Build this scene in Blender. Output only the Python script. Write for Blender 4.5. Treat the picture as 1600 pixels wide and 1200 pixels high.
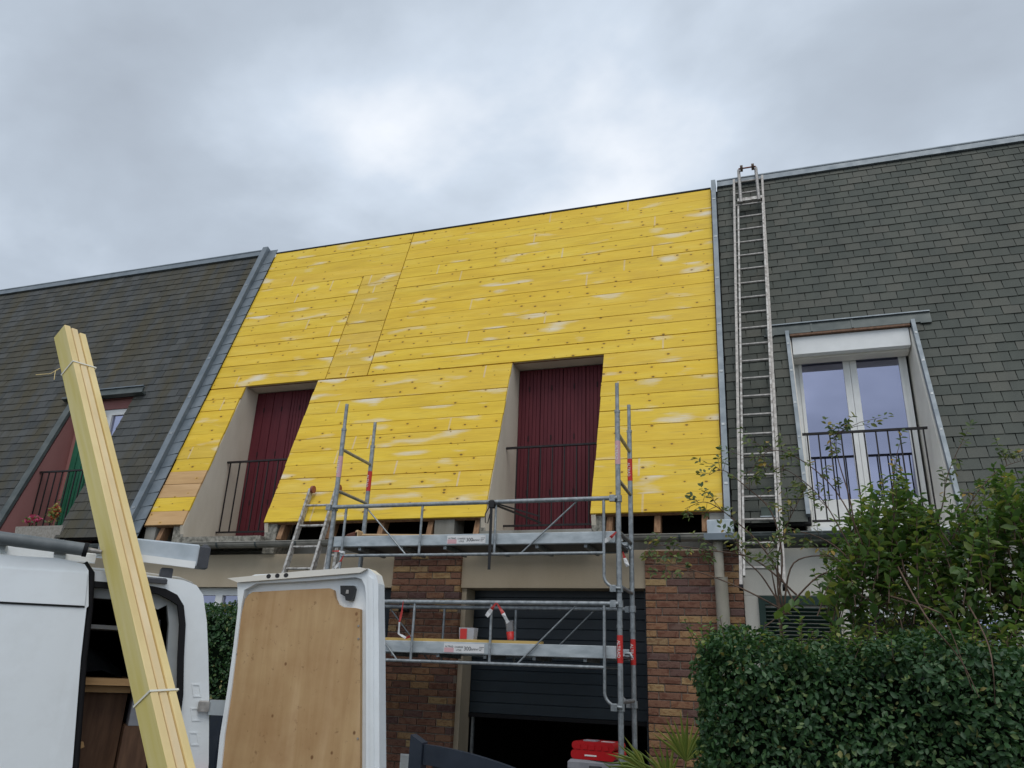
import bpy, math, random
import numpy as np
from mathutils import Vector, Matrix
rnd = random.Random(7)
nrs = np.random.RandomState(5)
for o in list(bpy.data.objects): bpy.data.objects.remove(o)
scn = bpy.context.scene
COL = scn.collection
rad = math.radians
# ------------------------------------------------------------------ camera
CAM = np.array([0.0, 0.0, 1.6]); FPX = 1205.0
YAW, PITCH, ROLL = rad(18.92), rad(20.67), rad(2.2576)
RM = np.array(Matrix.Rotation(YAW, 3, 'Z') @ Matrix.Rotation(PITCH, 3, 'X') @ Matrix(((1,0,0),(0,0,-1),(0,1,0))) @ Matrix.Rotation(ROLL, 3, 'Z'))
cd = bpy.data.cameras.new('camera'); cam = bpy.data.objects.new('camera', cd); COL.objects.link(cam)
cd.sensor_fit = 'HORIZONTAL'; cd.sensor_width = 36.0; cd.lens = 36.0*FPX/1600.0; cd.clip_start = 0.05; cd.clip_end = 2000
cam.matrix_world = Matrix.Translation(Vector(CAM)) @ Matrix(RM.tolist()).to_4x4()
scn.camera = cam
# ------------------------------------------------------------------ sky, sun, exposure
SUN_EL, SUN_AZ = rad(56), rad(158)      # azimuth clockwise from +Y: behind the camera, a little right
world = bpy.data.worlds.new('World'); scn.world = world; world.use_nodes = True
def build_world():
    nt = world.node_tree; N = nt.nodes; L = nt.links; N.clear()
    out = N.new('ShaderNodeOutputWorld'); bg = N.new('ShaderNodeBackground'); L.new(bg.outputs[0], out.inputs[0])
    sky = N.new('ShaderNodeTexSky'); sky.sky_type = 'NISHITA'; sky.sun_disc = False
    sky.sun_elevation = SUN_EL; sky.sun_rotation = SUN_AZ
    sc = N.new('ShaderNodeVectorMath'); sc.operation = 'SCALE'; sc.inputs['Scale'].default_value = 0.10; L.new(sky.outputs[0], sc.inputs[0])
    tc = N.new('ShaderNodeTexCoord'); sep = N.new('ShaderNodeSeparateXYZ'); L.new(tc.outputs['Generated'], sep.inputs[0])
    def math_(op, a, b=None, clamp=False):
        m = N.new('ShaderNodeMath'); m.operation = op; m.use_clamp = clamp
        for i, v in enumerate((a, b)):
            if v is None: continue
            if isinstance(v, (int, float)): m.inputs[i].default_value = v
            else: L.new(v, m.inputs[i])
        return m.outputs[0]
    zz = math_('ADD', math_('MAXIMUM', sep.outputs[2], 0.0), 0.22)
    cmb = N.new('ShaderNodeCombineXYZ'); L.new(math_('DIVIDE', sep.outputs[0], zz), cmb.inputs[0]); L.new(math_('DIVIDE', sep.outputs[1], zz), cmb.inputs[1])
    def noise(scale, detail, rough, dist, off):
        mp = N.new('ShaderNodeMapping'); mp.inputs['Location'].default_value = off; L.new(cmb.outputs[0], mp.inputs[0])
        mp.inputs['Rotation'].default_value = (0, 0, 0.5); mp.inputs['Scale'].default_value = (1.0, 1.15, 1)
        n = N.new('ShaderNodeTexNoise'); n.inputs['Scale'].default_value = scale; n.inputs['Detail'].default_value = detail
        n.inputs['Roughness'].default_value = rough; n.inputs['Distortion'].default_value = dist; L.new(mp.outputs[0], n.inputs['Vector']); return n.outputs[0]
    a = noise(1.0, 6, 0.5, 0.12, (3.1, 0.4, 0)); b = noise(2.4, 6, 0.52, 0.15, (7.7, 2.0, 0))
    v = math_('ADD', math_('MULTIPLY', a, 0.64), math_('MULTIPLY', b, 0.36))
    r = N.new('ShaderNodeValToRGB'); L.new(v, r.inputs[0]); e = r.color_ramp.elements
    e[0].position = 0.36; e[0].color = (0.42, 0.475, 0.55, 1)
    e[1].position = 0.63; e[1].color = (0.95, 0.99, 1.05, 1)
    m1 = e.new(0.45); m1.color = (0.50, 0.57, 0.66, 1)
    m2 = e.new(0.54); m2.color = (0.66, 0.745, 0.855, 1)
    mix = N.new('ShaderNodeMixRGB'); mix.inputs[0].default_value = 0.93
    L.new(sc.outputs[0], mix.inputs[1]); L.new(r.outputs[0], mix.inputs[2]); L.new(mix.outputs[0], bg.inputs[0]); bg.inputs[1].default_value = 1.05
build_world()
sd = bpy.data.lights.new('sun', 'SUN'); sun = bpy.data.objects.new('sun', sd); COL.objects.link(sun)
sd.energy = 1.15; sd.angle = rad(35); sd.color = (1.0, 0.96, 0.9)
sdir = Vector((math.sin(SUN_AZ)*math.cos(SUN_EL), math.cos(SUN_AZ)*math.cos(SUN_EL), math.sin(SUN_EL)))
sun.rotation_euler = sdir.to_track_quat('Z', 'Y').to_euler(); sun.location = (0, -6, 14)
vs = scn.view_settings; vs.view_transform = 'Standard'; vs.look = 'None'; vs.exposure = 0.0; vs.gamma = 1.0; vs.use_curve_mapping = False
# ------------------------------------------------------------------ pixel -> place
def ray(px, py): return RM @ np.array([(px-800)/FPX, (600-py)/FPX, -1.0])
def PY(px, py, y): d = ray(px, py); return CAM + d*y/d[1]
def PX(px, py, x): d = ray(px, py); return CAM + d*x/d[0]
def PZ(px, py, z): d = ray(px, py); return CAM + d*(z-1.6)/d[2]
VIEW = np.array([-math.sin(YAW), math.cos(YAW), 0])
def PD(px, py, d): r = ray(px, py); return CAM + r*d/(r@VIEW)
def proj(p):
    q = RM.T @ (np.array(p)-CAM); return (800+FPX*q[0]/-q[2], 600-FPX*q[1]/-q[2], -q[2])
SL = rad(71.0); YB, ZB = 7.95, 3.2298
CS, SS = math.cos(SL), math.sin(SL)
def RP(u, v, w=0.0): return np.array([u, YB+v*CS-w*SS, ZB+v*SS+w*CS])      # roof plane: along, up the slope, outwards
def PR(px, py, w=0.0):
    d = ray(px, py); n = np.array([0, -SS, CS]); t = ((np.array([0, YB, ZB])-CAM)@n + w)/(d@n); q = CAM+d*t
    return q[0], ((q[1]-YB)*CS+(q[2]-ZB)*SS)
ROOF_ROT = SL
# ------------------------------------------------------------------ materials
MATS = {}
def newmat(name, base=(0.5,0.5,0.5), rough=0.6, metal=0.0, spec=0.5):
    m = bpy.data.materials.new(name); m.use_nodes = True; b = m.node_tree.nodes['Principled BSDF']
    b.inputs['Base Color'].default_value = (*base, 1); b.inputs['Roughness'].default_value = rough; b.inputs['Metallic'].default_value = metal
    b.inputs['Specular IOR Level'].default_value = spec; MATS[name] = m; return m
class G:
    def __init__(s, m): s.m = m; s.nt = m.node_tree; s.N = s.nt.nodes; s.L = s.nt.links; s.b = s.N['Principled BSDF']
    def link(s, a, b): s.L.new(a, b)
    def val(s, v, sock):
        if isinstance(v, (int, float)): sock.default_value = v
        elif isinstance(v, tuple): sock.default_value = v if len(v) == len(sock.default_value) else (*v, 1)
        else: s.L.new(v, sock)
    def math(s, op, a, b=0.0, c=None, clamp=False):
        n = s.N.new('ShaderNodeMath'); n.operation = op; n.use_clamp = clamp; s.val(a, n.inputs[0]); s.val(b, n.inputs[1])
        if c is not None: s.val(c, n.inputs[2])
        return n.outputs[0]
    def coord(s, which='Object'): return s.N.new('ShaderNodeTexCoord').outputs[which]
    def rand(s): return s.N.new('ShaderNodeObjectInfo').outputs['Random']
    def island(s): return s.N.new('ShaderNodeNewGeometry').outputs['Random Per Island']
    def mapv(s, v, scale=(1,1,1), loc=None):
        n = s.N.new('ShaderNodeMapping'); s.link(v, n.inputs[0]); n.inputs['Scale'].default_value = scale
        if loc is not None: s.val(loc, n.inputs['Location'])
        return n.outputs[0]
    def offs(s, v, r, k=(37.0, 17.0, 5.0)):
        c = s.N.new('ShaderNodeCombineXYZ')
        for i in range(3): s.val(s.math('MULTIPLY', r, k[i]), c.inputs[i])
        a = s.N.new('ShaderNodeVectorMath'); a.operation = 'ADD'; s.link(v, a.inputs[0]); s.link(c.outputs[0], a.inputs[1]); return a.outputs[0]
    def noise(s, v, scale=5, detail=4, rough=0.55, dist=0.0):
        n = s.N.new('ShaderNodeTexNoise'); s.link(v, n.inputs['Vector']); n.inputs['Scale'].default_value = scale
        n.inputs['Detail'].default_value = detail; n.inputs['Roughness'].default_value = rough; n.inputs['Distortion'].default_value = dist; return n.outputs[0]
    def vor(s, v, scale=5, out='Distance', feature='F1', dims='3D'):
        n = s.N.new('ShaderNodeTexVoronoi'); n.feature = feature; n.voronoi_dimensions = dims; s.link(v, n.inputs['Vector']); n.inputs['Scale'].default_value = scale; return n.outputs[out]
    def ramp(s, v, stops, interp='LINEAR'):
        n = s.N.new('ShaderNodeValToRGB'); n.color_ramp.interpolation = interp; s.val(v, n.inputs[0]); e = n.color_ramp.elements
        while len(e) < len(stops): e.new(0.5)
        for i, (p, c) in enumerate(stops): e[i].position = p; e[i].color = (*c, 1) if isinstance(c, tuple) else (c, c, c, 1)
        return n.outputs[0]
    def mix(s, f, a, b, mode='MIX'):
        n = s.N.new('ShaderNodeMixRGB'); n.blend_type = mode; s.val(f, n.inputs[0]); s.val(a, n.inputs[1]); s.val(b, n.inputs[2]); return n.outputs[0]
    def base(s, c): s.val(c, s.b.inputs['Base Color'])
    def rough(s, r): s.val(r, s.b.inputs['Roughness'])
    def bump(s, h, strength=0.3, dist=0.01):
        n = s.N.new('ShaderNodeBump'); n.inputs['Strength'].default_value = strength; n.inputs['Distance'].default_value = dist; s.link(h, n.inputs['Height']); s.link(n.outputs[0], s.b.inputs['Normal'])
def noisy(name, c1, c2, scale=6, rough=0.7, metal=0.0, bump=0.0, detail=5, spec=0.4, stretch=(1,1,1), lo=0.35, hi=0.65, rr=None):
    m = newmat(name, c1, rough, metal, spec); g = G(m); v = g.mapv(g.coord(), stretch); n = g.noise(v, scale, detail)
    g.base(g.ramp(n, [(lo, c1), (hi, c2)]))
    if rr: g.rough(g.ramp(g.noise(v, scale*1.7, 4), [(0.3, rr[0]), (0.7, rr[1])]))
    if bump: g.bump(g.noise(v, scale*3, 4), bump, 0.006)
    return m
def board_material(name, c_lo, c_mid, c_hi, scuff=True, knots=True):
    m = newmat(name, c_mid, 0.55, spec=0.3); g = G(m); r = g.rand(); v = g.offs(g.coord(), r)
    fine = g.noise(g.mapv(v, (1.2, 45, 1)), 3.0, 4, 0.6)
    broad = g.noise(g.mapv(v, (0.7, 4, 1)), 1.6, 4, 0.55)
    col = g.ramp(broad, [(0.30, c_lo), (0.52, c_mid), (0.72, c_hi)])
    col = g.mix(g.math('MULTIPLY', g.ramp(fine, [(0.42, 1.0), (0.62, 0.0)]), 0.22), col, (c_lo[0]*0.62, c_lo[1]*0.55, c_lo[2]*0.5))
    col = g.mix(0.5, col, g.ramp(r, [(0.0, (0.80, 0.76, 0.8)), (0.3, (1, 1, 1)), (0.6, (0.92, 0.87, 1.3)), (1.0, (1.0, 0.93, 0.6))]), 'MULTIPLY')
    if scuff:
        s1 = g.noise(g.mapv(v, (1.3, 4.0, 1)), 1.35, 1.0, 0.35); s2 = g.noise(g.mapv(v, (3, 38, 1)), 2.0, 3, 0.6)
        s3 = g.math('ADD', s1, g.math('MULTIPLY', g.math('SUBTRACT', s2, 0.5), 0.20))
        col = g.mix(g.math('MULTIPLY', g.ramp(s3, [(0.635, 0.0), (0.80, 1.0)]), 0.95), col, (0.76, 0.69, 0.55))
        # darker dirty streaks along the grain
        d1 = g.noise(g.mapv(v, (0.8, 16, 1)), 2.2, 3, 0.6)
        col = g.mix(g.math('MULTIPLY', g.ramp(d1, [(0.60, 0.0), (0.72, 1.0)]), 0.45), col, (0.40, 0.26, 0.06))
    if knots:
        kv = g.mapv(v, (1, 1.5, 0)); wob = g.noise(v, 30, 2)
        d = g.math('ADD', g.vor(kv, 5.0, 'Distance', dims='2D'), g.math('MULTIPLY', g.math('SUBTRACT', wob, 0.5), 0.05))
        cc = g.N.new('ShaderNodeSeparateXYZ'); g.link(g.vor(kv, 5.0, 'Color', dims='2D'), cc.inputs[0])
        size = g.math('MULTIPLY', g.math('SUBTRACT', cc.outputs[0], 0.38), 0.17)
        k = g.math('MULTIPLY', g.math('SUBTRACT', size, d), 60.0, clamp=True)
        halo = g.math('MULTIPLY', g.math('SUBTRACT', g.math('MULTIPLY', size, 2.6), d), 12.0, clamp=True)
        col = g.mix(g.math('MULTIPLY', halo, 0.35), col, (0.62, 0.34, 0.015)); col = g.mix(g.math('MULTIPLY', k, 0.78), col, (0.075, 0.032, 0.010))
    g.base(col); g.rough(g.ramp(broad, [(0.3, 0.5), (0.7, 0.68)])); g.bump(fine, 0.12, 0.003); return m
board_material('yellow_board', (0.73, 0.485, 0.032), (0.83, 0.575, 0.048), (0.86, 0.635, 0.095))
board_material('dull_board', (0.66, 0.44, 0.05), (0.77, 0.53, 0.06), (0.83, 0.59, 0.09))
board_material('raw_board', (0.52, 0.32, 0.13), (0.62, 0.40, 0.18), (0.68, 0.46, 0.23), scuff=False)
board_material('mark_board', (0.72, 0.53, 0.18), (0.78, 0.59, 0.25), (0.78, 0.63, 0.34), scuff=False, knots=False)
board_material('pale_plank', (0.76, 0.61, 0.27), (0.82, 0.67, 0.33), (0.85, 0.71, 0.40), scuff=False)
m = newmat('pale_plank_face', (0.55, 0.48, 0.18), 0.55, spec=0.3); g = G(m); v = g.coord()
g.base(g.mix(g.math('MULTIPLY', g.ramp(g.noise(g.mapv(v, (8, 8, 0.6)), 2.5, 4), [(0.35, 0), (0.65, 1)]), 0.8), (0.60, 0.50, 0.15), (0.66, 0.57, 0.27)))
def shingle(name, cols, moss=None):
    m = newmat(name, cols[0], 0.85, spec=0.25); g = G(m); r = g.rand(); isl = g.island(); v = g.coord('Object')
    rr = g.math('FRACT', g.math('ADD', r, isl))
    geo = g.N.new('ShaderNodeNewGeometry').outputs['Position']
    col = g.ramp(rr, [(0.0, cols[0]), (0.5, cols[1]), (1.0, cols[2])])
    gr = g.noise(geo, 160, 3, 0.7); big = g.noise(geo, 0.9, 4, 0.6)
    col = g.mix(0.30, col, g.ramp(gr, [(0.35, (0.45, 0.45, 0.45)), (0.68, (1.6, 1.6, 1.6))]), 'MULTIPLY')
    col = g.mix(0.5, col, g.ramp(big, [(0.3, (0.8, 0.8, 0.8)), (0.7, (1.18, 1.18, 1.18))]), 'MULTIPLY')
    stv = g.noise(g.mapv(geo, (2.2, 0.22, 0.22)), 2.4, 4, 0.6); col = g.mix(0.22, col, g.ramp(stv, [(0.36, (0.74, 0.75, 0.76)), (0.64, (1.25, 1.22, 1.12))]), 'MULTIPLY')
    if moss:
        st = g.noise(g.mapv(geo, (1.3, 0.25, 0.25)), 2.0, 5, 0.6)
        col = g.mix(g.math('MULTIPLY', g.ramp(st, [(0.42, 0.0), (0.62, 1.0)]), 0.7), col, moss)
    g.base(col); g.rough(g.ramp(gr, [(0.3, 0.78), (0.7, 0.95)])); g.bump(gr, 0.25, 0.004); return m
shingle('green_grey_shingle', [(0.082, 0.090, 0.080), (0.097, 0.104, 0.092), (0.114, 0.115, 0.100)])
shingle('dark_slate', [(0.060, 0.065, 0.066), (0.076, 0.080, 0.080), (0.094, 0.098, 0.098)], moss=(0.082, 0.070, 0.040))
def brick_material():
    m = newmat('brick', (0.3, 0.13, 0.07), 0.85, spec=0.25); g = G(m); r = g.rand(); v = g.offs(g.coord(), r)
    isl = g.math('FRACT', g.math('ADD', r, g.math('MULTIPLY', g.island(), 0.0)))
    c1 = g.ramp(isl, [(0.0, (0.21, 0.105, 0.070)), (0.22, (0.25, 0.130, 0.086)), (0.42, (0.18, 0.095, 0.070)), (0.55, (0.31, 0.165, 0.095)), (0.72, (0.37, 0.23, 0.115)), (0.86, (0.42, 0.29, 0.145)), (0.94, (0.15, 0.090, 0.082)), (1.0, (0.21, 0.115, 0.08))])
    n1 = g.noise(g.mapv(v, (1, 1, 2)), 14, 3, 0.5, 1.2); n2 = g.noise(v, 90, 4, 0.65)
    c2 = g.mix(1.0, c1, (0.62, 0.48, 0.46), 'MULTIPLY')
    col = g.mix(g.math('MULTIPLY', g.ramp(n1, [(0.52, 0.0), (0.58, 1.0)]), 0.75), c1, c2)
    col = g.mix(0.5, col, g.ramp(n2, [(0.3, (0.55, 0.55, 0.55)), (0.65, (1.3, 1.3, 1.3))]), 'MULTIPLY')
    sp = g.vor(v, 38); col = g.mix(g.ramp(sp, [(0.10, 0.75), (0.16, 0.0)]), col, (0.05, 0.03, 0.025))
    g.base(col); g.bump(n2, 0.4, 0.004)
brick_material()
noisy('mortar', (0.24, 0.195, 0.16), (0.33, 0.28, 0.235), 40, 0.95, bump=0.3)
def render_wall(name, c, stain=(0.7, 0.66, 0.6), k=0.35):
    m = newmat(name, c, 0.9, spec=0.2); g = G(m); v = g.coord()
    n = g.noise(g.mapv(v, (1, 1, 0.35)), 2.3, 6, 0.6); f = g.noise(v, 140, 3, 0.6)
    col = g.mix(g.math('MULTIPLY', g.ramp(n, [(0.42, 0.0), (0.7, 1.0)]), k), c, tuple(c[i]*stain[i] for i in range(3)))
    col = g.mix(0.25, col, g.ramp(f, [(0.3, (0.75, 0.75, 0.75)), (0.7, (1.2, 1.2, 1.2))]), 'MULTIPLY')
    g.base(col); g.bump(f, 0.25, 0.004)
render_wall('beige_render', (0.50, 0.42, 0.31)); render_wall('cream_render', (0.70, 0.63, 0.52), k=0.45)
render_wall('mauve_render', (0.36, 0.17, 0.16)); render_wall('white_render', (0.62, 0.60, 0.54)); render_wall('concrete', (0.34, 0.33, 0.30), (0.5, 0.48, 0.42), 0.8)
noisy('mossy_concrete', (0.13, 0.125, 0.105), (0.36, 0.34, 0.29), 22, 0.95, bump=0.9)
noisy('zinc', (0.15, 0.18, 0.205), (0.205, 0.235, 0.26), 5, 0.45, 0.35, rr=(0.38, 0.55))
noisy('bright_zinc', (0.40, 0.45, 0.48), (0.55, 0.59, 0.62), 7, 0.42, 0.5, rr=(0.3, 0.5))
noisy('pipe_beige', (0.36, 0.33, 0.27), (0.44, 0.405, 0.335), 7, 0.6)
noisy('old_zinc', (0.20, 0.19, 0.165), (0.30, 0.285, 0.25), 6, 0.6, 0.2)
noisy('dark_zinc', (0.07, 0.085, 0.085), (0.12, 0.135, 0.13), 5, 0.55, 0.3)
noisy('galvanised', (0.22, 0.24, 0.25), (0.36, 0.385, 0.40), 26, 0.5, 0.55, rr=(0.38, 0.6), stretch=(1, 1, 1))
noisy('galvanised_sheet', (0.36, 0.40, 0.42), (0.50, 0.54, 0.56), 18, 0.5, 0.4, rr=(0.4, 0.6), stretch=(0.4, 1, 1))
noisy('aluminium', (0.28, 0.265, 0.25), (0.43, 0.41, 0.385), 30, 0.55, 0.35, rr=(0.45, 0.65))
noisy('dirty_aluminium', (0.26, 0.24, 0.22), (0.50, 0.485, 0.46), 22, 0.6, 0.3, lo=0.4, hi=0.55)
noisy('rafter_wood', (0.20, 0.105, 0.055), (0.34, 0.20, 0.11), 9, 0.85, bump=0.3, stretch=(4, 4, 0.6))
noisy('felt', (0.012, 0.012, 0.013), (0.03, 0.03, 0.03), 9, 0.95)
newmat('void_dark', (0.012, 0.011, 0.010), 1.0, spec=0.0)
def shutter_material(name, c, c2):
    m = newmat(name, c, 0.6, spec=0.3); g = G(m); v = g.coord(); n = g.noise(g.mapv(v, (6, 6, 0.5)), 3, 5, 0.6)
    g.base(g.ramp(n, [(0.35, c), (0.68, c2)])); ch = g.noise(g.mapv(v, (3, 3, 0.8)), 28, 2, 0.5)
    g.base(g.mix(g.ramp(ch, [(0.765, 0.0), (0.785, 0.8)]), g.ramp(n, [(0.35, c), (0.68, c2)]), (0.45, 0.36, 0.34)))
shutter_material('burgundy_paint', (0.090, 0.012, 0.020), (0.125, 0.020, 0.028))
newmat('slot_dark', (0.02, 0.006, 0.008), 0.9)
noisy('green_paint', (0.012, 0.10, 0.055), (0.02, 0.13, 0.07), 8, 0.5); noisy('dark_green_paint', (0.010, 0.030, 0.024), (0.016, 0.042, 0.033), 8, 0.5)
noisy('black_iron', (0.012, 0.011, 0.012), (0.028, 0.022, 0.022), 20, 0.5, 0.2)
noisy('navy_paint', (0.007, 0.015, 0.023), (0.011, 0.021, 0.031), 6, 0.42, spec=0.5)
noisy('gate_paint', (0.022, 0.030, 0.045), (0.030, 0.040, 0.058), 8, 0.38, spec=0.5)
noisy('white_pvc', (0.80, 0.81, 0.80), (0.86, 0.87, 0.86), 6, 0.35)
noisy('cream_pvc', (0.72, 0.69, 0.62), (0.78, 0.75, 0.68), 5, 0.6)
m = newmat('window_glass', (0.02, 0.022, 0.03), 0.02, spec=0.5); g = G(m)
gl = g.N.new('ShaderNodeBsdfGlossy'); gl.inputs['Color'].default_value = (0.62, 0.64, 0.86, 1); gl.inputs['Roughness'].default_value = 0.015
mx = g.N.new('ShaderNodeMixShader'); mx.inputs[0].default_value = 0.55; g.link(g.b.outputs[0], mx.inputs[1]); g.link(gl.outputs[0], mx.inputs[2]); g.link(mx.outputs[0], g.N['Material Output'].inputs[0])
m = newmat('van_white', (0.62, 0.67, 0.70), 0.28, spec=0.5); g = G(m); v = g.coord(); m.node_tree.nodes['Principled BSDF'].inputs['Coat Weight'].default_value = 0.3
g.base(g.mix(g.math('MULTIPLY', g.ramp(g.noise(v, 3.5, 6, 0.65), [(0.45, 0.0), (0.75, 1.0)]), 0.3), (0.82, 0.86, 0.88), (0.55, 0.56, 0.55)))
noisy('van_grey_inner', (0.33, 0.355, 0.365), (0.40, 0.425, 0.435), 5, 0.5)
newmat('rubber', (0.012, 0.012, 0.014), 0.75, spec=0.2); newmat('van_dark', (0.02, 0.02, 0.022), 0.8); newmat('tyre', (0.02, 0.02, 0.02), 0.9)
newmat('lamp_red', (0.35, 0.015, 0.015), 0.2); newmat('black_plastic', (0.015, 0.015, 0.016), 0.45)
noisy('dark_plastic', (0.035, 0.037, 0.045), (0.06, 0.062, 0.07), 20, 0.5)
noisy('grey_tube', (0.11, 0.125, 0.13), (0.16, 0.175, 0.18), 12, 0.5)
m = newmat('plywood', (0.45, 0.27, 0.12), 0.55, spec=0.3); g = G(m); v = g.coord()
n = g.noise(g.mapv(v, (9, 9, 0.8)), 1.6, 6, 0.6, 0.6); col = g.ramp(n, [(0.3, (0.43, 0.27, 0.13)), (0.5, (0.50, 0.33, 0.165)), (0.72, (0.58, 0.40, 0.22))])
ks = g.vor(g.mapv(v, (1, 1, 0.8)), 11); col = g.mix(g.ramp(ks, [(0.055, 0.9), (0.10, 0.0)]), col, (0.13, 0.055, 0.02))
dirt = g.noise(v, 26, 5, 0.7); col = g.mix(g.ramp(dirt, [(0.62, 0.0), (0.72, 0.7)]), col, (0.16, 0.08, 0.035))
sm_ = g.noise(v, 2.6, 5, 0.6); col = g.mix(g.math('MULTIPLY', g.ramp(sm_, [(0.4, 0.0), (0.68, 1.0)]), 0.55), col, (0.33, 0.17, 0.07))
g.base(col)
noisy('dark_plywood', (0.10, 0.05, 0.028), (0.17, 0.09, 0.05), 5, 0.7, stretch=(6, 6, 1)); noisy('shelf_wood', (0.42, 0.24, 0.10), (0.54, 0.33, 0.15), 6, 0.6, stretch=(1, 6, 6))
noisy('black_bag', (0.008, 0.010, 0.012), (0.02, 0.024, 0.028), 8, 0.4, bump=0.6)
newmat('red_plastic', (0.46, 0.008, 0.012), 0.32, spec=0.5); noisy('grey_plastic', (0.22, 0.225, 0.25), (0.29, 0.295, 0.32), 9, 0.45)
newmat('white_print', (0.75, 0.75, 0.74), 0.5); newmat('sticker_red', (0.55, 0.025, 0.02), 0.45); newmat('sticker_white', (0.68, 0.68, 0.68), 0.5); newmat('ink', (0.02, 0.02, 0.025), 0.6); newmat('sticker_pink', (0.62, 0.36, 0.38), 0.5)
newmat('tape_red', (0.42, 0.03, 0.025), 0.45); newmat('tape_white', (0.58, 0.58, 0.58), 0.45); newmat('strap_white', (0.70, 0.68, 0.58), 0.4); newmat('strap_black', (0.012, 0.012, 0.013), 0.7)
m = newmat('clear_plastic', (0.6, 0.6, 0.63), 0.15); m.node_tree.nodes['Principled BSDF'].inputs['Alpha'].default_value = 0.38
noisy('broom_head', (0.09, 0.03, 0.02), (0.16, 0.06, 0.04), 25, 0.85, bump=0.5); noisy('handle_wood', (0.55, 0.36, 0.19), (0.66, 0.46, 0.27), 8, 0.55, stretch=(0.3, 8, 8))
noisy('wood_batten', (0.50, 0.33, 0.09), (0.60, 0.42, 0.15), 7, 0.6, stretch=(0.4, 6, 6)); newmat('pulley', (0.26, 0.075, 0.05), 0.5)
noisy('planter_concrete', (0.25, 0.23, 0.20), (0.36, 0.335, 0.30), 30, 0.9, bump=0.4)
def leaf_material(name, stops, rough=0.5, trans=0.25, spec=0.4):
    m = newmat(name, stops[0][1], rough, spec=spec); g = G(m); i = g.island(); col = g.ramp(i, stops); g.base(col)
    t = g.N.new('ShaderNodeBsdfTranslucent'); g.link(g.mix(1.0, col, (1.3, 1.35, 0.7), 'MULTIPLY'), t.inputs[0]); mx = g.N.new('ShaderNodeMixShader'); mx.inputs[0].default_value = trans
    g.link(g.b.outputs[0], mx.inputs[1]); g.link(t.outputs[0], mx.inputs[2]); g.link(mx.outputs[0], g.N['Material Output'].inputs[0]); return m
leaf_material('hedge_leaf', [(0.0, (0.022, 0.062, 0.022)), (0.5, (0.040, 0.098, 0.036)), (0.86, (0.068, 0.140, 0.050)), (0.97, (0.14, 0.20, 0.065)), (1.0, (0.26, 0.22, 0.08))], 0.46, 0.24)
leaf_material('shrub_leaf', [(0.0, (0.055, 0.115, 0.036)), (0.5, (0.105, 0.185, 0.055)), (0.85, (0.18, 0.26, 0.08)), (1.0, (0.30, 0.30, 0.09))], 0.42, 0.38)
leaf_material('rose_leaf', [(0.0, (0.05, 0.09, 0.03)), (0.6, (0.10, 0.14, 0.04)), (0.88, (0.18, 0.20, 0.055)), (1.0, (0.38, 0.24, 0.045))], 0.5, 0.3)
leaf_material('palm_leaf', [(0.0, (0.12, 0.18, 0.035)), (0.6, (0.22, 0.27, 0.06)), (1.0, (0.34, 0.33, 0.09))], 0.45, 0.25)
leaf_material('flower_pink', [(0.0, (0.45, 0.04, 0.13)), (1.0, (0.70, 0.14, 0.28))], 0.5); leaf_material('flower_mixed', [(0.0, (0.45, 0.03, 0.03)), (0.45, (0.50, 0.10, 0.04)), (0.55, (0.55, 0.45, 0.16)), (1.0, (0.30, 0.33, 0.10))], 0.5)
noisy('stem_brown', (0.07, 0.045, 0.03), (0.13, 0.085, 0.06), 30, 0.8); noisy('cane_red', (0.075, 0.045, 0.032), (0.15, 0.095, 0.065), 20, 0.7)
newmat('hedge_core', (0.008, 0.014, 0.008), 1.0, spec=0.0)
noisy('asphalt', (0.045, 0.045, 0.047), (0.06, 0.06, 0.06), 60, 0.95, bump=0.4); noisy('paving', (0.20, 0.19, 0.18), (0.27, 0.26, 0.24), 20, 0.95, bump=0.3)
noisy('lawn', (0.03, 0.06, 0.02), (0.05, 0.09, 0.03), 12, 0.95, bump=0.4); noisy('soil_ground', (0.10, 0.10, 0.085), (0.15, 0.145, 0.12), 3, 0.95)
noisy('plaster_dark', (0.05, 0.047, 0.043), (0.075, 0.07, 0.065), 4, 0.95)
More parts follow.
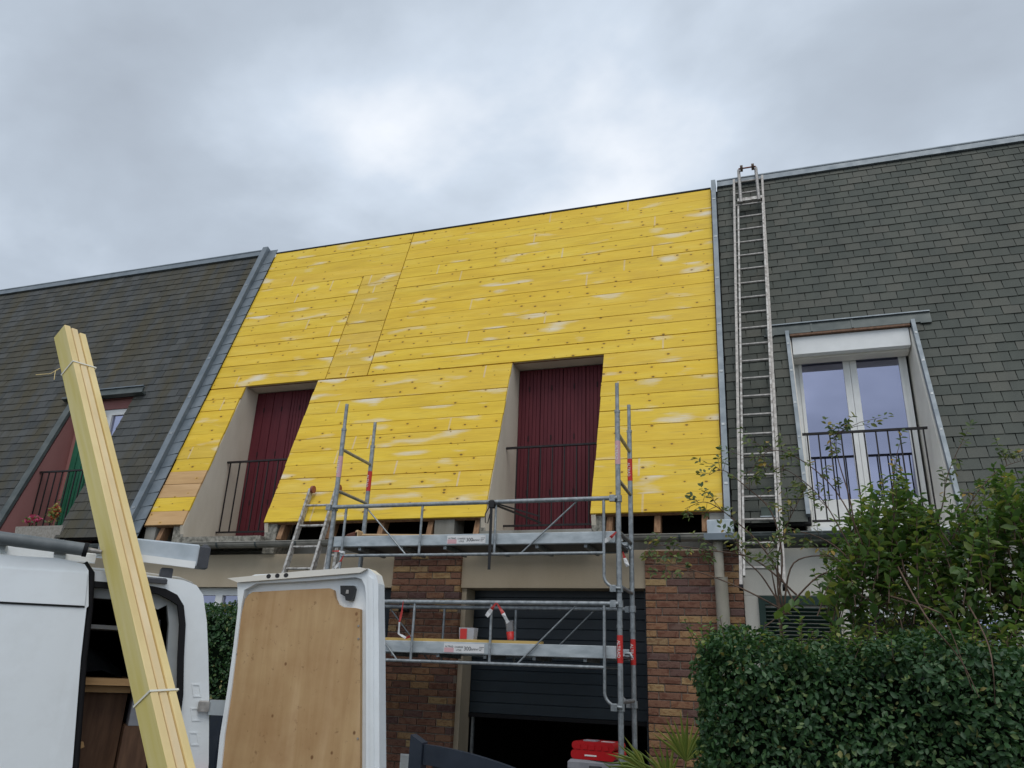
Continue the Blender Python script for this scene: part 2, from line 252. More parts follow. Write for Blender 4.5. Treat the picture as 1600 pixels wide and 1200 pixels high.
# ------------------------------------------------------------------ mesh building
class MB:
    def __init__(s): s.v = []; s.f = []; s.mi = []; s.sm = []
    def add(s, vs, fs, mi=0, smooth=False):
        k = len(s.v); s.v += [tuple(float(c) for c in p) for p in vs]
        for f in fs: s.f.append(tuple(i+k for i in f)); s.mi.append(mi); s.sm.append(smooth)
        return s
    def box(s, x0, x1, y0, y1, z0, z1, mi=0, fn=None):
        p = [(x, y, z) for z in (z0, z1) for y in (y0, y1) for x in (x0, x1)]
        if fn: p = [fn(*q) for q in p]
        return s.add(p, [(0,2,3,1), (4,5,7,6), (0,1,5,4), (2,6,7,3), (0,4,6,2), (1,3,7,5)], mi)
    def cbox(s, x0, x1, y0, y1, z0, z1, c=0.003, mi=0, fn=None):      # box with chamfered top (z1) rim
        p = [(x0,y0,z0),(x1,y0,z0),(x1,y1,z0),(x0,y1,z0),(x0,y0,z1-c),(x1,y0,z1-c),(x1,y1,z1-c),(x0,y1,z1-c),(x0+c,y0+c,z1),(x1-c,y0+c,z1),(x1-c,y1-c,z1),(x0+c,y1-c,z1)]
        if fn: p = [fn(*q) for q in p]
        f = [(3,2,1,0), (8,9,10,11)]
        for i in range(4):
            j = (i+1) % 4; f += [(i, j, j+4, i+4), (i+4, j+4, j+8, i+8)]
        return s.add(p, f, mi)
    def tube(s, pts, r, n=8, mi=0, caps=True):
        pts = [np.array(p, float) for p in pts]; m = len(pts); rs = r if isinstance(r, (list, tuple)) else [r]*m
        k0 = None; vs = []; fs = []
        for i in range(m):
            d = pts[min(i+1, m-1)]-pts[max(i-1, 0)]; d = d/(np.linalg.norm(d)+1e-9)
            if k0 is None: a = np.array([0, 0, 1.0]) if abs(d[2]) < 0.9 else np.array([1.0, 0, 0])
            else: a = k0
            e1 = np.cross(a, d); nn = np.linalg.norm(e1)
            e1 = e1/nn if nn > 1e-6 else np.array([1.0, 0, 0]); e2 = np.cross(d, e1); k0 = e2
            k0 = np.cross(d, e1)
            for j in range(n):
                t = 2*math.pi*j/n; vs.append(pts[i]+rs[i]*(math.cos(t)*e1+math.sin(t)*e2))
            k0 = e2
        for i in range(m-1):
            for j in range(n):
                jj = (j+1) % n; fs.append((i*n+j, i*n+jj, (i+1)*n+jj, (i+1)*n+j))
        s.add(vs, fs, mi, True)
        if caps: s.add(vs[:n], [tuple(range(n))[::-1]], mi); s.add(vs[-n:], [tuple(range(n))], mi)
        return s
    def bar(s, p, q, w, h, up=(0, 0, 1), mi=0):                         # rectangular bar from p to q
        p = np.array(p, float); q = np.array(q, float); d = q-p; d /= np.linalg.norm(d); up = np.array(up, float)
        e1 = np.cross(d, up); e1 /= np.linalg.norm(e1); e2 = np.cross(e1, d)
        c = [(-1,-1), (1,-1), (1,1), (-1,1)]
        vs = [b+e1*x*w/2+e2*y*h/2 for b in (p, q) for x, y in c]
        return s.add(vs, [(3,2,1,0), (4,5,6,7), (0,1,5,4), (1,2,6,5), (2,3,7,6), (3,0,4,7)], mi)
    def prism(s, poly, a, b, fn, mi=0):                                 # poly of (p,q); fn(p,q,t) -> xyz for t=a,b
        n = len(poly); vs = [fn(p, q, a) for p, q in poly]+[fn(p, q, b) for p, q in poly]
        return s.add(vs, [tuple(range(n))[::-1], tuple(range(n, 2*n))]+[(i, (i+1) % n, (i+1) % n+n, i+n) for i in range(n)], mi)
    def ring(s, outer, inner, a, b, fn, mi=0):                          # plate with a hole: outer and inner of equal count
        n = len(outer); vs = [fn(p, q, t) for t in (a, b) for L_ in (outer, inner) for p, q in L_]
        fs = []
        for i in range(n):
            j = (i+1) % n
            fs += [(i, j, n+j, n+i)[::-1], (2*n+i, 2*n+j, 3*n+j, 3*n+i), (i, j, 2*n+j, 2*n+i), (n+i, n+j, 3*n+j, 3*n+i)[::-1]]
        return s.add(vs, fs, mi)
    def lathe(s, prof, c, n=16, mi=0):                                   # prof of (r, z)
        vs = [(c[0]+r*math.cos(2*math.pi*j/n), c[1]+r*math.sin(2*math.pi*j/n), c[2]+z) for r, z in prof for j in range(n)]
        return s.add(vs, [(i*n+j, i*n+(j+1) % n, (i+1)*n+(j+1) % n, (i+1)*n+j) for i in range(len(prof)-1) for j in range(n)], mi, True)
    def mesh(s, name, mats, off=(0, 0, 0)):
        me = bpy.data.meshes.new(name); o = off
        me.from_pydata([(p[0]-o[0], p[1]-o[1], p[2]-o[2]) for p in s.v], [], s.f)
        for mm in (mats if isinstance(mats, (list, tuple)) else [mats]): me.materials.append(MATS[mm])
        me.polygons.foreach_set('material_index', s.mi); me.polygons.foreach_set('use_smooth', s.sm); me.update()
        import bmesh
        bm = bmesh.new(); bm.from_mesh(me); bmesh.ops.recalc_face_normals(bm, faces=bm.faces); bm.to_mesh(me); bm.free(); return me
    def build(s, name, mats, parent=None, kind=None):
        off = (0, 0, 0)
        if parent is not None:
            off = wloc(parent)
        else:
            a = np.array(s.v); off = ((a[:, 0].min()+a[:, 0].max())/2, (a[:, 1].min()+a[:, 1].max())/2, a[:, 2].min())
        o = bpy.data.objects.new(name, s.mesh(name, mats, off)); COL.objects.link(o)
        if parent is not None: o.parent = parent
        else: o.location = off
        if kind: o['kind'] = kind
        return o
LOC = {}
def wloc(o): return LOC.get(o.name, tuple(o.location)) if o.parent is None else LOCAL_ZERO(o)
def LOCAL_ZERO(o):
    t = Vector((0, 0, 0)); p = o
    while p is not None: t += p.location; p = p.parent
    return tuple(t)
def empty(name, loc): o = bpy.data.objects.new(name, None); COL.objects.link(o); o.location = loc; o.empty_display_size = 0.3; return o
def tag(o, label, cat, group=None):
    o['label'] = label; o['category'] = cat
    if group: o['group'] = group
    return o
def local_build(mb, name, mats, parent, kind=None):                        # mesh already in the parent's own coordinates
    o = bpy.data.objects.new(name, mb.mesh(name, mats)); COL.objects.link(o); o.parent = parent
    if kind: o['kind'] = kind
    return o
def place(name, me, parent, wpos, rot=(0, 0, 0), scale=None):              # shared mesh at a world spot under an unrotated parent
    o = bpy.data.objects.new(name, me); COL.objects.link(o); o.parent = parent; l = LOCAL_ZERO(parent)
    o.location = (wpos[0]-l[0], wpos[1]-l[1], wpos[2]-l[2]); o.rotation_euler = rot
    if scale: o.scale = scale
    return o
def text_mesh(txt, size, mat, name, align='CENTER'):
    cu = bpy.data.curves.new(name, 'FONT'); cu.body = txt; cu.size = size; cu.align_x = align; cu.align_y = 'CENTER'; cu.extrude = 0.0004
    o = bpy.data.objects.new(name, cu); COL.objects.link(o); bpy.context.view_layer.update()
    me = bpy.data.meshes.new_from_object(o.evaluated_get(bpy.context.evaluated_depsgraph_get())); bpy.data.objects.remove(o); bpy.data.curves.remove(cu)
    me.materials.clear(); me.materials.append(MATS[mat]); me.name = name; return me
# ------------------------------------------------------------------ setting
def sheet(name, x0, x1, y0, y1, z, mat, th=0.0):
    mb = MB()
    if th: mb.box(x0, x1, y0, y1, z-th, z)
    else: mb.add([(x0,y0,z),(x1,y0,z),(x1,y1,z),(x0,y1,z)], [(0,1,2,3)])
    return mb.build(name, mat, None, 'structure')
sheet('ground', -400, 400, -400, 400, -0.014, 'soil_ground')
sheet('road', -120, 120, -6.0, 1.0, -0.010, 'asphalt')
sheet('parking_bay', -120, 120, 1.0, 5.2, -0.005, 'asphalt')
sheet('driveway', -5.3, -0.95, 5.2, 7.95, 0.0, 'paving')
sheet('lawn', -0.95, 12, 5.2, 7.95, 0.002, 'lawn'); 
lw = sheet('lawn', -16, -5.3, 5.2, 7.95, 0.002, 'lawn')
# ------------------------------------------------------------------ houses
X_L, X_R = -7.70, -0.40; VTOP = 5.25; Z_LINT = 2.47
V_HDR = 2.265; Y_SHUT = 9.0
def house_shell(root, x0, x1, wallmat):
    mb = MB(); g_ = 0.004
    mb.box(x0+g_, x0+0.12, 9.75, 14.0, 0, 8.1); mb.box(x1-0.12, x1-g_, 9.75, 14.0, 0, 8.1); mb.box(x0+0.125, x1-0.125, 13.8, 14.0, 0, 8.1)
    mb.build('rear_wall', wallmat, root)
    MB().box(x0+g_, x1-g_, 9.70, 14.1, 8.105, 8.16).build('flat_roof', 'felt', root)
    # party walls following the slope, wholly inside
    for x in (x0+0.02, x1-0.12):
        poly = [(8.06, 0.0), (9.74, 0.0), (9.74, 8.05), (9.62, 7.95), (8.12, 3.1), (8.06, 3.0)]
        MB().prism(poly, x, x+0.1, lambda p, q, t: (t, p, q)).build('party_wall', 'plaster_dark', root)
    MB().box(x0+0.13, x1-0.13, 8.35, 13.7, 2.86, 3.0).build('floor_slab', 'concrete', root)
def deck(root, x0, x1, opens, mat, v0=0.0, th=0.05, w=-0.03):
    mb = MB(); fn = lambda u, v, ww: RP(u, v, ww)
    mb.box(x0, x1, V_HDR+0.02, VTOP+(0.0 if mat == 'rafter_wood' else 0.085), w-th, w, 0, fn); e = [x0]
    for a, b in opens: e += [a-0.01, b+0.01]
    e.append(x1)
    for i in range(0, len(e), 2): mb.box(e[i], e[i+1], v0, V_HDR+0.017, w-th, w, 0, fn)
    return mb.build('roof', mat, root)
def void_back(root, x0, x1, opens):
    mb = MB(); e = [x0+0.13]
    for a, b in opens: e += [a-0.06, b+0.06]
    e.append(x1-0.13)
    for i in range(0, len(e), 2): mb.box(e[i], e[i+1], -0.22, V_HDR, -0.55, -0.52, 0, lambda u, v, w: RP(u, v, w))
    mb.build('void_blackout', 'void_dark', root)  # near-black sheets added behind the roof to stop light leaking through
def recess(root, a, b, cheek, soff, sillmat, cheek_th=0.05, sill_y=7.90, sill_z=3.06):
    """opening a..b in the roof: cheek walls, soffit, sill ledge"""
    zt = RP(0, V_HDR)[2]
    for x0, x1 in ((a-cheek_th, a), (b, b+cheek_th)):
        tri = [(8.03, sill_z-0.05), (Y_SHUT+0.15, sill_z-0.05), (Y_SHUT+0.15, zt-0.005), (RP(0, V_HDR, -0.031)[1], zt-0.005), (RP(0, -0.02, -0.031)[1], ZB-0.02)]
        MB().prism(tri, x0, x1, lambda p, q, t: (t, p, q)).build('cheek_wall', cheek, root)
    MB().box(a-cheek_th, b+cheek_th, RP(0, V_HDR, -0.035)[1]+0.012, Y_SHUT+0.15, zt, zt+0.09).build('soffit', soff, root)
    MB().box(a-0.02, b+0.02, sill_y, Y_SHUT+0.2, sill_z-0.11, sill_z).build('sill', sillmat, root)
    return zt
def railing(root, xs, y, z0, z1, x0, x1, rt=0.014):
    top = MB().bar((x0, y, z1), (x1, y, z1), 0.035, 0.022).build('railing', 'black_iron', root)
    MB().bar((x0, y, z0), (x1, y, z0), 0.022, 0.022).build('bottom_rail', 'black_iron', top)
    me = MB().bar((0, 0, 0), (0, 0, z1-z0-0.026), rt, rt, (0, 1, 0)).mesh('bar', 'black_iron')
    for x in xs: place('bar', me, top, (x, y, z0+0.012))
def gutter(root, x0, x1, yf=7.79, z=2.965, mat='zinc', r=0.062):
    prof = [(r*math.cos(t), r*math.sin(t)) for t in np.linspace(math.pi, 2*math.pi, 9)]
    pin = [((r-0.004)*math.cos(t), (r-0.004)*math.sin(t)) for t in np.linspace(2*math.pi, math.pi, 9)]
    o = MB().prism(prof+pin, x0, x1, lambda p, q, t: (t, yf+r+p, z+q)).build('gutter', mat, root)
    MB().tube([(x0, yf+0.002, z+0.004), (x1, yf+0.002, z+0.004)], 0.008, 8).build('gutter_bead', mat, o)
    n = int((x1-x0)/0.55)
    for i in range(n):
        x = x0+0.25+i*0.55
        MB().ring([((r+0.006)*math.cos(t), (r+0.006)*math.sin(t)) for t in np.linspace(math.pi, 2*math.pi, 9)], [((r+0.001)*math.cos(t), (r+0.001)*math.sin(t)) for t in np.linspace(math.pi, 2*math.pi, 9)], x, x+0.022, lambda p, q, t: (t, yf+r+p, z+q)).build('gutter_bracket', 'dark_zinc', o)
# --- slates ----------------------------------------------------------------------------------
def slate_field(root, roof, x0, x1, opens, exp, wid, mat, name, px_ok, vstart=-0.16, shift=0.0, jit=0.003, gap=0.0075, v_open0=None):
    cells = []; row = 0; v = vstart
    while v < VTOP-0.02:
        ints = [(x0, x1)]
        for a, b in opens:
            if v+exp > (-0.3 if v_open0 is None else v_open0) and v < V_HDR+0.11:
                ints = [(p, q) for s_, e_ in ints for p, q in ((s_, min(e_, a)), (max(s_, b), e_)) if q-p > 0.02]
        u0 = x0 - wid + (row % 2)*wid/2 + shift + rnd.uniform(-0.01, 0.01)
        n = int((x1-u0)/wid)+2
        for i in range(n):
            a = u0+i*wid; b = a+wid
            for s_, e_ in ints:
                p, q = max(a, s_), min(b, e_)
                if q-p > 0.03: cells.append((p+gap/2, q-gap/2, v+rnd.uniform(-jit, jit), min(exp*1.55, VTOP+0.02-v)))
        v += exp; row += 1
    def area(c):
        P = [proj(RP(u, vv)) for u, vv in ((c[0], c[2]), (c[1], c[2]), (c[0], c[2]+exp), (c[1], c[2]+exp))]
        cx, cy = sum(p[0] for p in P)/4, sum(p[1] for p in P)/4
        if not px_ok(cx, cy): return 0
        return (math.dist(P[0][:2], P[1][:2]))*(math.dist(P[0][:2], P[2][:2]))
    cells.sort(key=area, reverse=True); cache = {}; T = 0.007
    for c in cells[:300]:
        key = (round(c[1]-c[0], 2), round(c[3], 2))
        if key not in cache:
            w_, h_ = c[1]-c[0], c[3]
            mb = MB().add([(0,0,0.004),(w_,0,0.004),(w_,h_,-0.010),(0,h_,-0.010),(0,0,0.004+T),(w_,0,0.004+T),(w_,h_,-0.003),(0,h_,-0.003)], [(3,2,1,0),(4,5,6,7),(0,1,5,4),(1,2,6,5),(2,3,7,6),(3,0,4,7)])
            cache[key] = mb.mesh(name, mat)
        o = place(name, cache[key], roof, RP(c[0], c[2], rnd.uniform(-0.0015, 0.002)), (ROOF_ROT, 0, rnd.uniform(-0.004, 0.004)))
    mb = MB()
    for c in cells[300:]:
        w0 = rnd.uniform(-0.0015, 0.002)
        P = [(c[0],c[2],0.004),(c[1],c[2],0.004),(c[1],c[2]+c[3],-0.010),(c[0],c[2]+c[3],-0.010),(c[0],c[2],0.004+T),(c[1],c[2],0.004+T),(c[1],c[2]+c[3],-0.003),(c[0],c[2]+c[3],-0.003)]
        mb.add([RP(a, b, w+w0) for a, b, w in P], [(3,2,1,0),(4,5,6,7),(0,1,5,4),(1,2,6,5),(2,3,7,6),(3,0,4,7)])
    mb.build(name+'_field', mat, roof, 'stuff')
def slope_bar(mb, u, v0, v1, w0, w1, th):   # strip along the slope
    return mb.box(u-th/2, u+th/2, v0, v1, w0, w1, 0, lambda a, b, c: RP(a, b, c))
# ============ middle house: yellow sheathing
mid = tag(empty('terraced_house', ((X_L+X_R)/2, 8.0, 0)), 'middle terraced house with its steep roof sheathed in bright yellow boards', 'house', 'terraced houses')
OP1, OP2 = (-7.055, -5.85), (-2.987, -1.79)
house_shell(mid, X_L, X_R, 'beige_render')
roof_mid = deck(mid, X_L+0.02, X_R-0.02, [OP1, OP2], 'rafter_wood')
void_back(mid, X_L, X_R, [OP1, OP2])
UA, UB, VB = -5.075, -5.73, 4.36
def board(u0, u1, v0, v1, mats, segs=None, jit=True):
    """one sheathing board, local x along, y up the slope, z outwards; segs = pale marks (start, end)"""
    w0 = rnd.uniform(0, 0.003) if jit else 0; L_ = u1-u0; H_ = v1-v0; g_ = 0.0022; T = 0.022; mb = MB()
    cuts = [0.0]+sorted(x for s_ in (segs or []) for x in s_)+[L_]
    c = 0.0025; rows = [(g_, 0, 0), (g_, T-c, 0), (g_+c, T, 0), (H_-g_-c, T, 0), (H_-g_, T-c, 0), (H_-g_, 0, 0)]; n = len(rows)
    xs = [x + (0.001 if i == 0 else -0.001 if i == len(cuts)-1 else 0) for i, x in enumerate(cuts)]
    vs = [(x, r[0], r[1]) for x in xs for r in rows]; fs = []; mis = []
    for i in range(len(xs)-1):
        for j in range(n):
            k = (j+1) % n; mb.add([vs[i*n+j], vs[i*n+k], vs[(i+1)*n+k], vs[(i+1)*n+j]], [(0,1,2,3)], 1 if (i % 2 == 1 and segs) else 0)
    mb.add(vs[:n], [tuple(range(n))]); mb.add(vs[-n:], [tuple(range(n))[::-1]])
    me = mb.mesh('sheathing_board', mats)
    return place('sheathing_board', me, roof_mid, RP(u0, v0, w0-0.028), (ROOF_ROT, 0, rnd.uniform(-0.0006, 0.0006)))
def column(u0, u1, v0, v1, n, mats=('yellow_board', 'mark_board'), nmark=1, first=None, jag=0.0, special=None):
    h = (v1-v0)/n
    for i in range(n):
        a = v0+i*h + (rnd.uniform(-0.008, 0.008) if i else 0); b = v0+(i+1)*h
        if i == n-1: b = v1
        m_ = list(mats)
        if special and i in special: m_ = [special[i], 'mark_board']
        segs = []
        for k in range(nmark):
            if rnd.random() < 0.36:
                x = rnd.uniform(0.12, 0.9)*(u1-u0); segs.append((x, x+0.022))
        segs.sort()
        segs = [s_ for j, s_ in enumerate(segs) if j == 0 or s_[0] > segs[j-1][1]+0.1]
        if segs and segs[-1][1] > (u1-u0)-0.05: segs = segs[:-1]
        board(u0+rnd.uniform(-jag, jag), u1+rnd.uniform(-jag, jag), a, min(b, v1), m_, segs or None)
YE, YM = 0.012, 0.012
column(X_L+0.04, UA-YM, VB, VTOP, 4, nmark=1)
column(X_L+0.04, UB-YM, V_HDR, VB, 10, nmark=1)
column(UB, UA-YM, V_HDR, VB, 10, mats=('dull_board', 'mark_board'), nmark=1)
column(UA, X_R-0.035, V_HDR, VTOP, 14, nmark=2)
column(X_L+0.04, OP1[0], 0.0, V_HDR-0.014, 11, nmark=1, jag=0.008, special={0: 'raw_board', 2: 'raw_board', 3: 'raw_board', 5: 'dull_board'})
column(OP1[1], OP2[0], 0.0, V_HDR-0.014, 11, nmark=2, jag=0.006)
column(OP2[1], X_R-0.035, 0.0, V_HDR-0.006, 10, nmark=1, jag=0.006)
MB().box(X_L+0.03, X_R-0.03, VTOP+0.001, VTOP+0.03, -0.10, 0.004, 0, lambda a, b, c: RP(a, b, c)).build('ridge_felt', 'felt', roof_mid)
# rafters and block work under the boards
for x in (-7.42, -5.62, -4.95, -4.28, -3.66, -3.09, -1.60, -1.10, -0.62):
    MB().box(x-0.032, x+0.032, -0.19, V_HDR-0.02, -0.20, -0.085, 0, lambda a, b, c: RP(a, b, c)).build('rafter', 'rafter_wood', roof_mid)
for x0, x1, mm in ((-7.66, -7.50, 'concrete'), (-7.22, -7.057, 'mossy_concrete'), (-5.848, -5.68, 'mossy_concrete'), (-3.60, -3.36, 'concrete'), (-3.055, -2.989, 'mossy_concrete'), (-1.788, -1.645, 'mossy_concrete'), (-0.575, -0.43, 'concrete')):
    MB().box(x0, x1, 8.0, 8.3, 2.86, 3.26).build('block_pier', mm, mid)
for a, b in (OP1, OP2):
    recess(mid, a, b, 'cream_render', 'cream_render', 'mossy_concrete' if a < -5 else 'concrete')
def shutter_leaves(root, a, b, zt, plain):
    n = 4; w = (b-a)/n
    for i in range(n):
        x0, x1 = a+i*w+0.003, a+(i+1)*w-0.003; mb = MB().box(x0, x1, Y_SHUT+0.012, Y_SHUT+0.035, 3.07, zt-0.012)
        if plain and i < 2:
            k = 2
        else: k = 6
        d = (x1-x0)/k
        for j in range(k): mb.box(x0+j*d+0.0035, x0+(j+1)*d-0.0035, Y_SHUT, Y_SHUT+0.0118, 3.072, zt-0.014)
        lf = mb.build('shutter_leaf', 'burgundy_paint', root)
        for z in (zt-0.28, zt-0.95, zt-1.65):
            MB().bar(((x0+x1)/2, Y_SHUT-0.003, z-0.035), ((x0+x1)/2, Y_SHUT-0.003, z+0.035), 0.018, 0.004, (0, 1, 0)).build('slot', 'slot_dark', lf)
ZT = RP(0, V_HDR)[2]
shutter_leaves(mid, OP1[0], OP1[1], ZT, True); shutter_leaves(mid, OP2[0], OP2[1], ZT, False)
railing(mid, np.linspace(OP1[0]+0.05, OP1[1]-0.08, 8), 8.60, 3.24, 4.205, OP1[0], OP1[1]); railing(mid, np.linspace(OP2[0]+0.14, OP2[1]-0.02, 8), 8.60, 3.24, 4.19, OP2[0], OP2[1])
gutter(mid, X_L-0.02, X_R-0.06, mat='old_zinc')
# walls of the middle house
DOOR = (-5.0, -4.07); WIN = (-7.15, -5.75)
YF = 8.03
MB().box(X_L+0.003, X_R-0.003, YF, 8.34, Z_LINT, 2.855).build('wall', 'beige_render', mid)
MB().box(X_L+0.003, WIN[0], YF, 8.30, 0, Z_LINT-0.002).build('wall', 'beige_render', mid); MB().box(WIN[1], DOOR[0], YF, 8.30, 0, Z_LINT-0.002).build('wall', 'beige_render', mid)
MB().box(WIN[0]+0.002, WIN[1]-0.002, YF, 8.30, 0, 1.0).build('wall', 'beige_render', mid)
wf = MB().ring([(WIN[0], 1.0), (WIN[1], 1.0), (WIN[1], Z_LINT), (WIN[0], Z_LINT)], [(WIN[0]+0.07, 1.07), (WIN[1]-0.07, 1.07), (WIN[1]-0.07, Z_LINT-0.09), (WIN[0]+0.07, Z_LINT-0.09)], 8.12, 8.18, lambda p, q, t: (p, t, q)).build('window', 'white_pvc', mid)
MB().box((WIN[0]+WIN[1])/2-0.05, (WIN[0]+WIN[1])/2+0.05, 8.115, 8.175, 1.071, Z_LINT-0.091).build('mullion', 'white_pvc', wf)
MB().box(WIN[0]+0.07, WIN[1]-0.07, 8.15, 8.156, 1.07, Z_LINT-0.09).build('pane', 'window_glass', wf)
dr = MB().box(DOOR[0]+0.004, DOOR[1]-0.02, 8.14, 8.2, 0.02, Z_LINT-0.004).build('front_door', 'navy_paint', mid)
for z in (0.3, 1.0, 1.7): MB().cbox(DOOR[0]+0.14, DOOR[1]-0.16, z, z+0.5, 0, 0.014, 0.01, 0, lambda a, b, c: (a, 8.139-c, b)).build('door_panel', 'navy_paint', dr)
# brick pillars
BW, BH, PIT, CO = 0.2055, 0.0605, 0.2157, 0.0705
def brick_pillar(x0, x1, z1):
    core = MB().box(x0+0.006, x1-0.006, 8.0, 8.33, 0, z1).build('brick_pillar', 'mortar', mid)
    cache = {}
    row = 0; z = z1-0.004-BH
    rows = []
    while z > 0.0: rows.append(z); z -= CO
    lowbatch = MB()
    for row, z in enumerate(rows):
        x = x0 - (PIT*0.5 if row % 2 else 0.0)
        if row % 5 == 3: x -= 0.05
        while x < x1-0.02:
            a, b = max(x, x0), min(x+BW, x1)
            if b-a > 0.03:
                k = round(b-a, 3)
                if k not in cache:
                    mb = MB().cbox(0, k, 0, BH, 0, 0.11, 0.004, 0, lambda p, q, r: (p, 0.11-r, q)); cache[k] = mb.mesh('brick', 'brick')
                place('brick', cache[k], core, (a+0.0005, 7.985+rnd.uniform(-0.003, 0.003), z+rnd.uniform(-0.0012, 0.0012)), (0, 0, rnd.uniform(-0.006, 0.006)))
            x += PIT
    return core
p1 = brick_pillar(-4.063, -3.246, 2.84); p2 = brick_pillar(-1.237, -0.296, 2.84)
# wall lamp and vent on the left pillar
q = PY(632, 947, 7.95); lamp = MB().cbox(q[0]-0.05, q[0]+0.05, q[2]-0.06, q[2]+0.06, 0, 0.09, 0.02, 0, lambda a, b, c: (a, 7.983-c, b)).build('wall_lamp', 'black_plastic', mid)
q = PY(634, 1188, 7.98); vg = MB().box(q[0]-0.06, q[0]+0.06, 7.972, 7.982, q[2]-0.09, q[2]+0.06).build('vent_grille', 'white_pvc', mid)
for i in range(9): MB().box(q[0]-0.052, q[0]+0.052, 7.964, 7.9715, q[2]-0.08+i*0.015, q[2]-0.073+i*0.015).build('louvre', 'white_pvc', vg)
# garage: jambs, sectional door half raised, dark room behind
GX0, GX1 = -3.246, -1.237
MB().box(GX0+0.002, GX0+0.055, 8.06, 8.34, 0, Z_LINT-0.003).build('jamb', 'beige_render', mid); MB().box(GX1-0.03, GX1-0.002, 8.10, 8.34, 0, Z_LINT-0.003).build('jamb', 'navy_paint', mid)
gd = MB().box(GX0+0.058, GX1-0.033, 8.325, 8.345, 1.24, Z_LINT+0.1).build('garage_door', 'navy_paint', mid)
pm = MB().cbox(0, GX1-GX0-0.094, 0, 0.1045, 0, 0.018, 0.004, 0, lambda a, b, c: (a, 0.018-c, b)).mesh('door_slat', 'navy_paint')
for i in range(12): place('door_slat', pm, gd, (GX0+0.06, 8.306, 1.215+i*0.1075))
MB().box(GX0+0.06, GX1-0.035, 8.30, 8.33, 1.175, 1.213).build('bottom_seal', 'rubber', gd)
for x in (GX0+0.085, GX1-0.06): MB().box(x-0.012, x+0.012, 8.36, 8.40, 0, 2.7).build('door_track', 'galvanised', gd)
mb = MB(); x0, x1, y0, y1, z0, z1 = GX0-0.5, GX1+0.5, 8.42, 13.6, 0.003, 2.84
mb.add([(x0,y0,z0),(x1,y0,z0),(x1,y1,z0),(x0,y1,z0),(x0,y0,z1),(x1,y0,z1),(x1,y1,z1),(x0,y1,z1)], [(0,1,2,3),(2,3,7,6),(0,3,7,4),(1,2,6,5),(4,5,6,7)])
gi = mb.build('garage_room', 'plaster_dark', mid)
# ============ right house: green grey shingles
XR2 = 6.2
rh = tag(empty('terraced_house', (2.9, 8.0, 0)), 'right-hand terraced house with dark green-grey shingle roof and white glazed balcony window', 'house', 'terraced houses')
OPR = (0.395, 1.635)
house_shell(rh, X_R+0.002, XR2, 'white_render')
roof_r = deck(rh, X_R+0.06, XR2, [OPR], 'felt', v0=-0.16)
void_back(rh, X_R, XR2, [OPR])
slate_field(rh, roof_r, X_R+0.05, XR2-0.02, [(OPR[0]-0.03, OPR[1]+0.03)], 0.1296, 0.1765, 'green_grey_shingle', 'shingle', lambda x, y: 1135 < x < 1605 and 220 < y < 800)
recess(rh, OPR[0], OPR[1], 'cream_pvc', 'cream_pvc', 'white_pvc', sill_y=7.92, sill_z=3.03)
slope = lambda a, b, c: RP(a, b, c)
for u in (OPR[0]-0.035, OPR[1]+0.035):
    z_ = MB().box(u-0.020, u+0.020, -0.1, V_HDR+0.05, -0.01, 0.055, 0, slope).build('zinc_cheek_strip', 'zinc', rh)
    for vv in (0.35, 0.8, 1.25, 1.7, 2.1): MB().box(u-0.012, u+0.012, vv, vv+0.025, 0.0555, 0.058, 0, slope).build('clip', 'galvanised', z_)
fl = MB().box(0.13, 1.86, V_HDR+0.02, V_HDR+0.165, 0.012, 0.028, 0, slope).build('header_flashing', 'dark_zinc', rh)
MB().box(0.13, 1.86, V_HDR+0.155, V_HDR+0.170, 0.0285, 0.050, 0, slope).build('flashing_lip', 'zinc', fl)
MB().box(OPR[0]-0.005, OPR[1]+0.005, V_HDR-0.012, V_HDR+0.018, 0.0, 0.025, 0, slope).build('header_board', 'dark_plywood', fl)
for u in (0.62, 1.05): MB().box(u, u+0.02, V_HDR+0.021, V_HDR+0.15, 0.0285, 0.036, 0, slope).build('flashing_seam', 'dark_zinc', fl)
for u, v in ((1.80, V_HDR+0.03), (0.16, V_HDR+0.03)): MB().box(u-0.055, u+0.055, v-0.028, v-0.002, 0.012, 0.032, 0, slope).build('flashing_ear', 'dark_zinc', fl)
zb = 5.15
rb = MB().box(OPR[0]+0.012, OPR[1]-0.012, 8.70, 8.97, zb, ZT-0.012).build('roller_shutter_box', 'white_pvc', rh)
MB().box(OPR[0]+0.014, OPR[1]-0.014, 8.80, 8.96, zb-0.025, zb-0.002).build('roller_slot', 'cream_pvc', rb)
W0, W1, WZ0, WZ1 = OPR[0]+0.005, OPR[1]-0.03, 3.10, 5.27
wfr = MB().ring([(W0, WZ0), (W1, WZ0), (W1, WZ1), (W0, WZ1)], [(W0+0.06, WZ0+0.08), (W1-0.05, WZ0+0.08), (W1-0.05, WZ1-0.035), (W0+0.06, WZ1-0.035)], 8.99, 9.05, lambda p, q, t: (p, t, q)).build('window_frame', 'white_pvc', rh)
xm = (W0+W1)/2+0.01
for a, b in ((W0+0.06, xm), (xm, W1-0.05)):
    sash = MB().ring([(a+0.002, WZ0+0.085), (b-0.002, WZ0+0.085), (b-0.002, WZ1-0.04), (a+0.002, WZ1-0.04)], [(a+0.035 if a < 1 else a+0.07, WZ0+0.42), (b-0.07 if a < 0.9 else b-0.03, WZ0+0.42), (b-0.07 if a < 0.9 else b-0.03, WZ1-0.075), (a+0.035 if a < 0.9 else a+0.07, WZ1-0.075)], 8.975, 9.03, lambda p, q, t: (p, t, q)).build('sash', 'white_pvc', wfr)
    MB().box(a+0.03, b-0.03, 9.0, 9.006, WZ0+0.40, WZ1-0.06).build('pane', 'window_glass', sash)
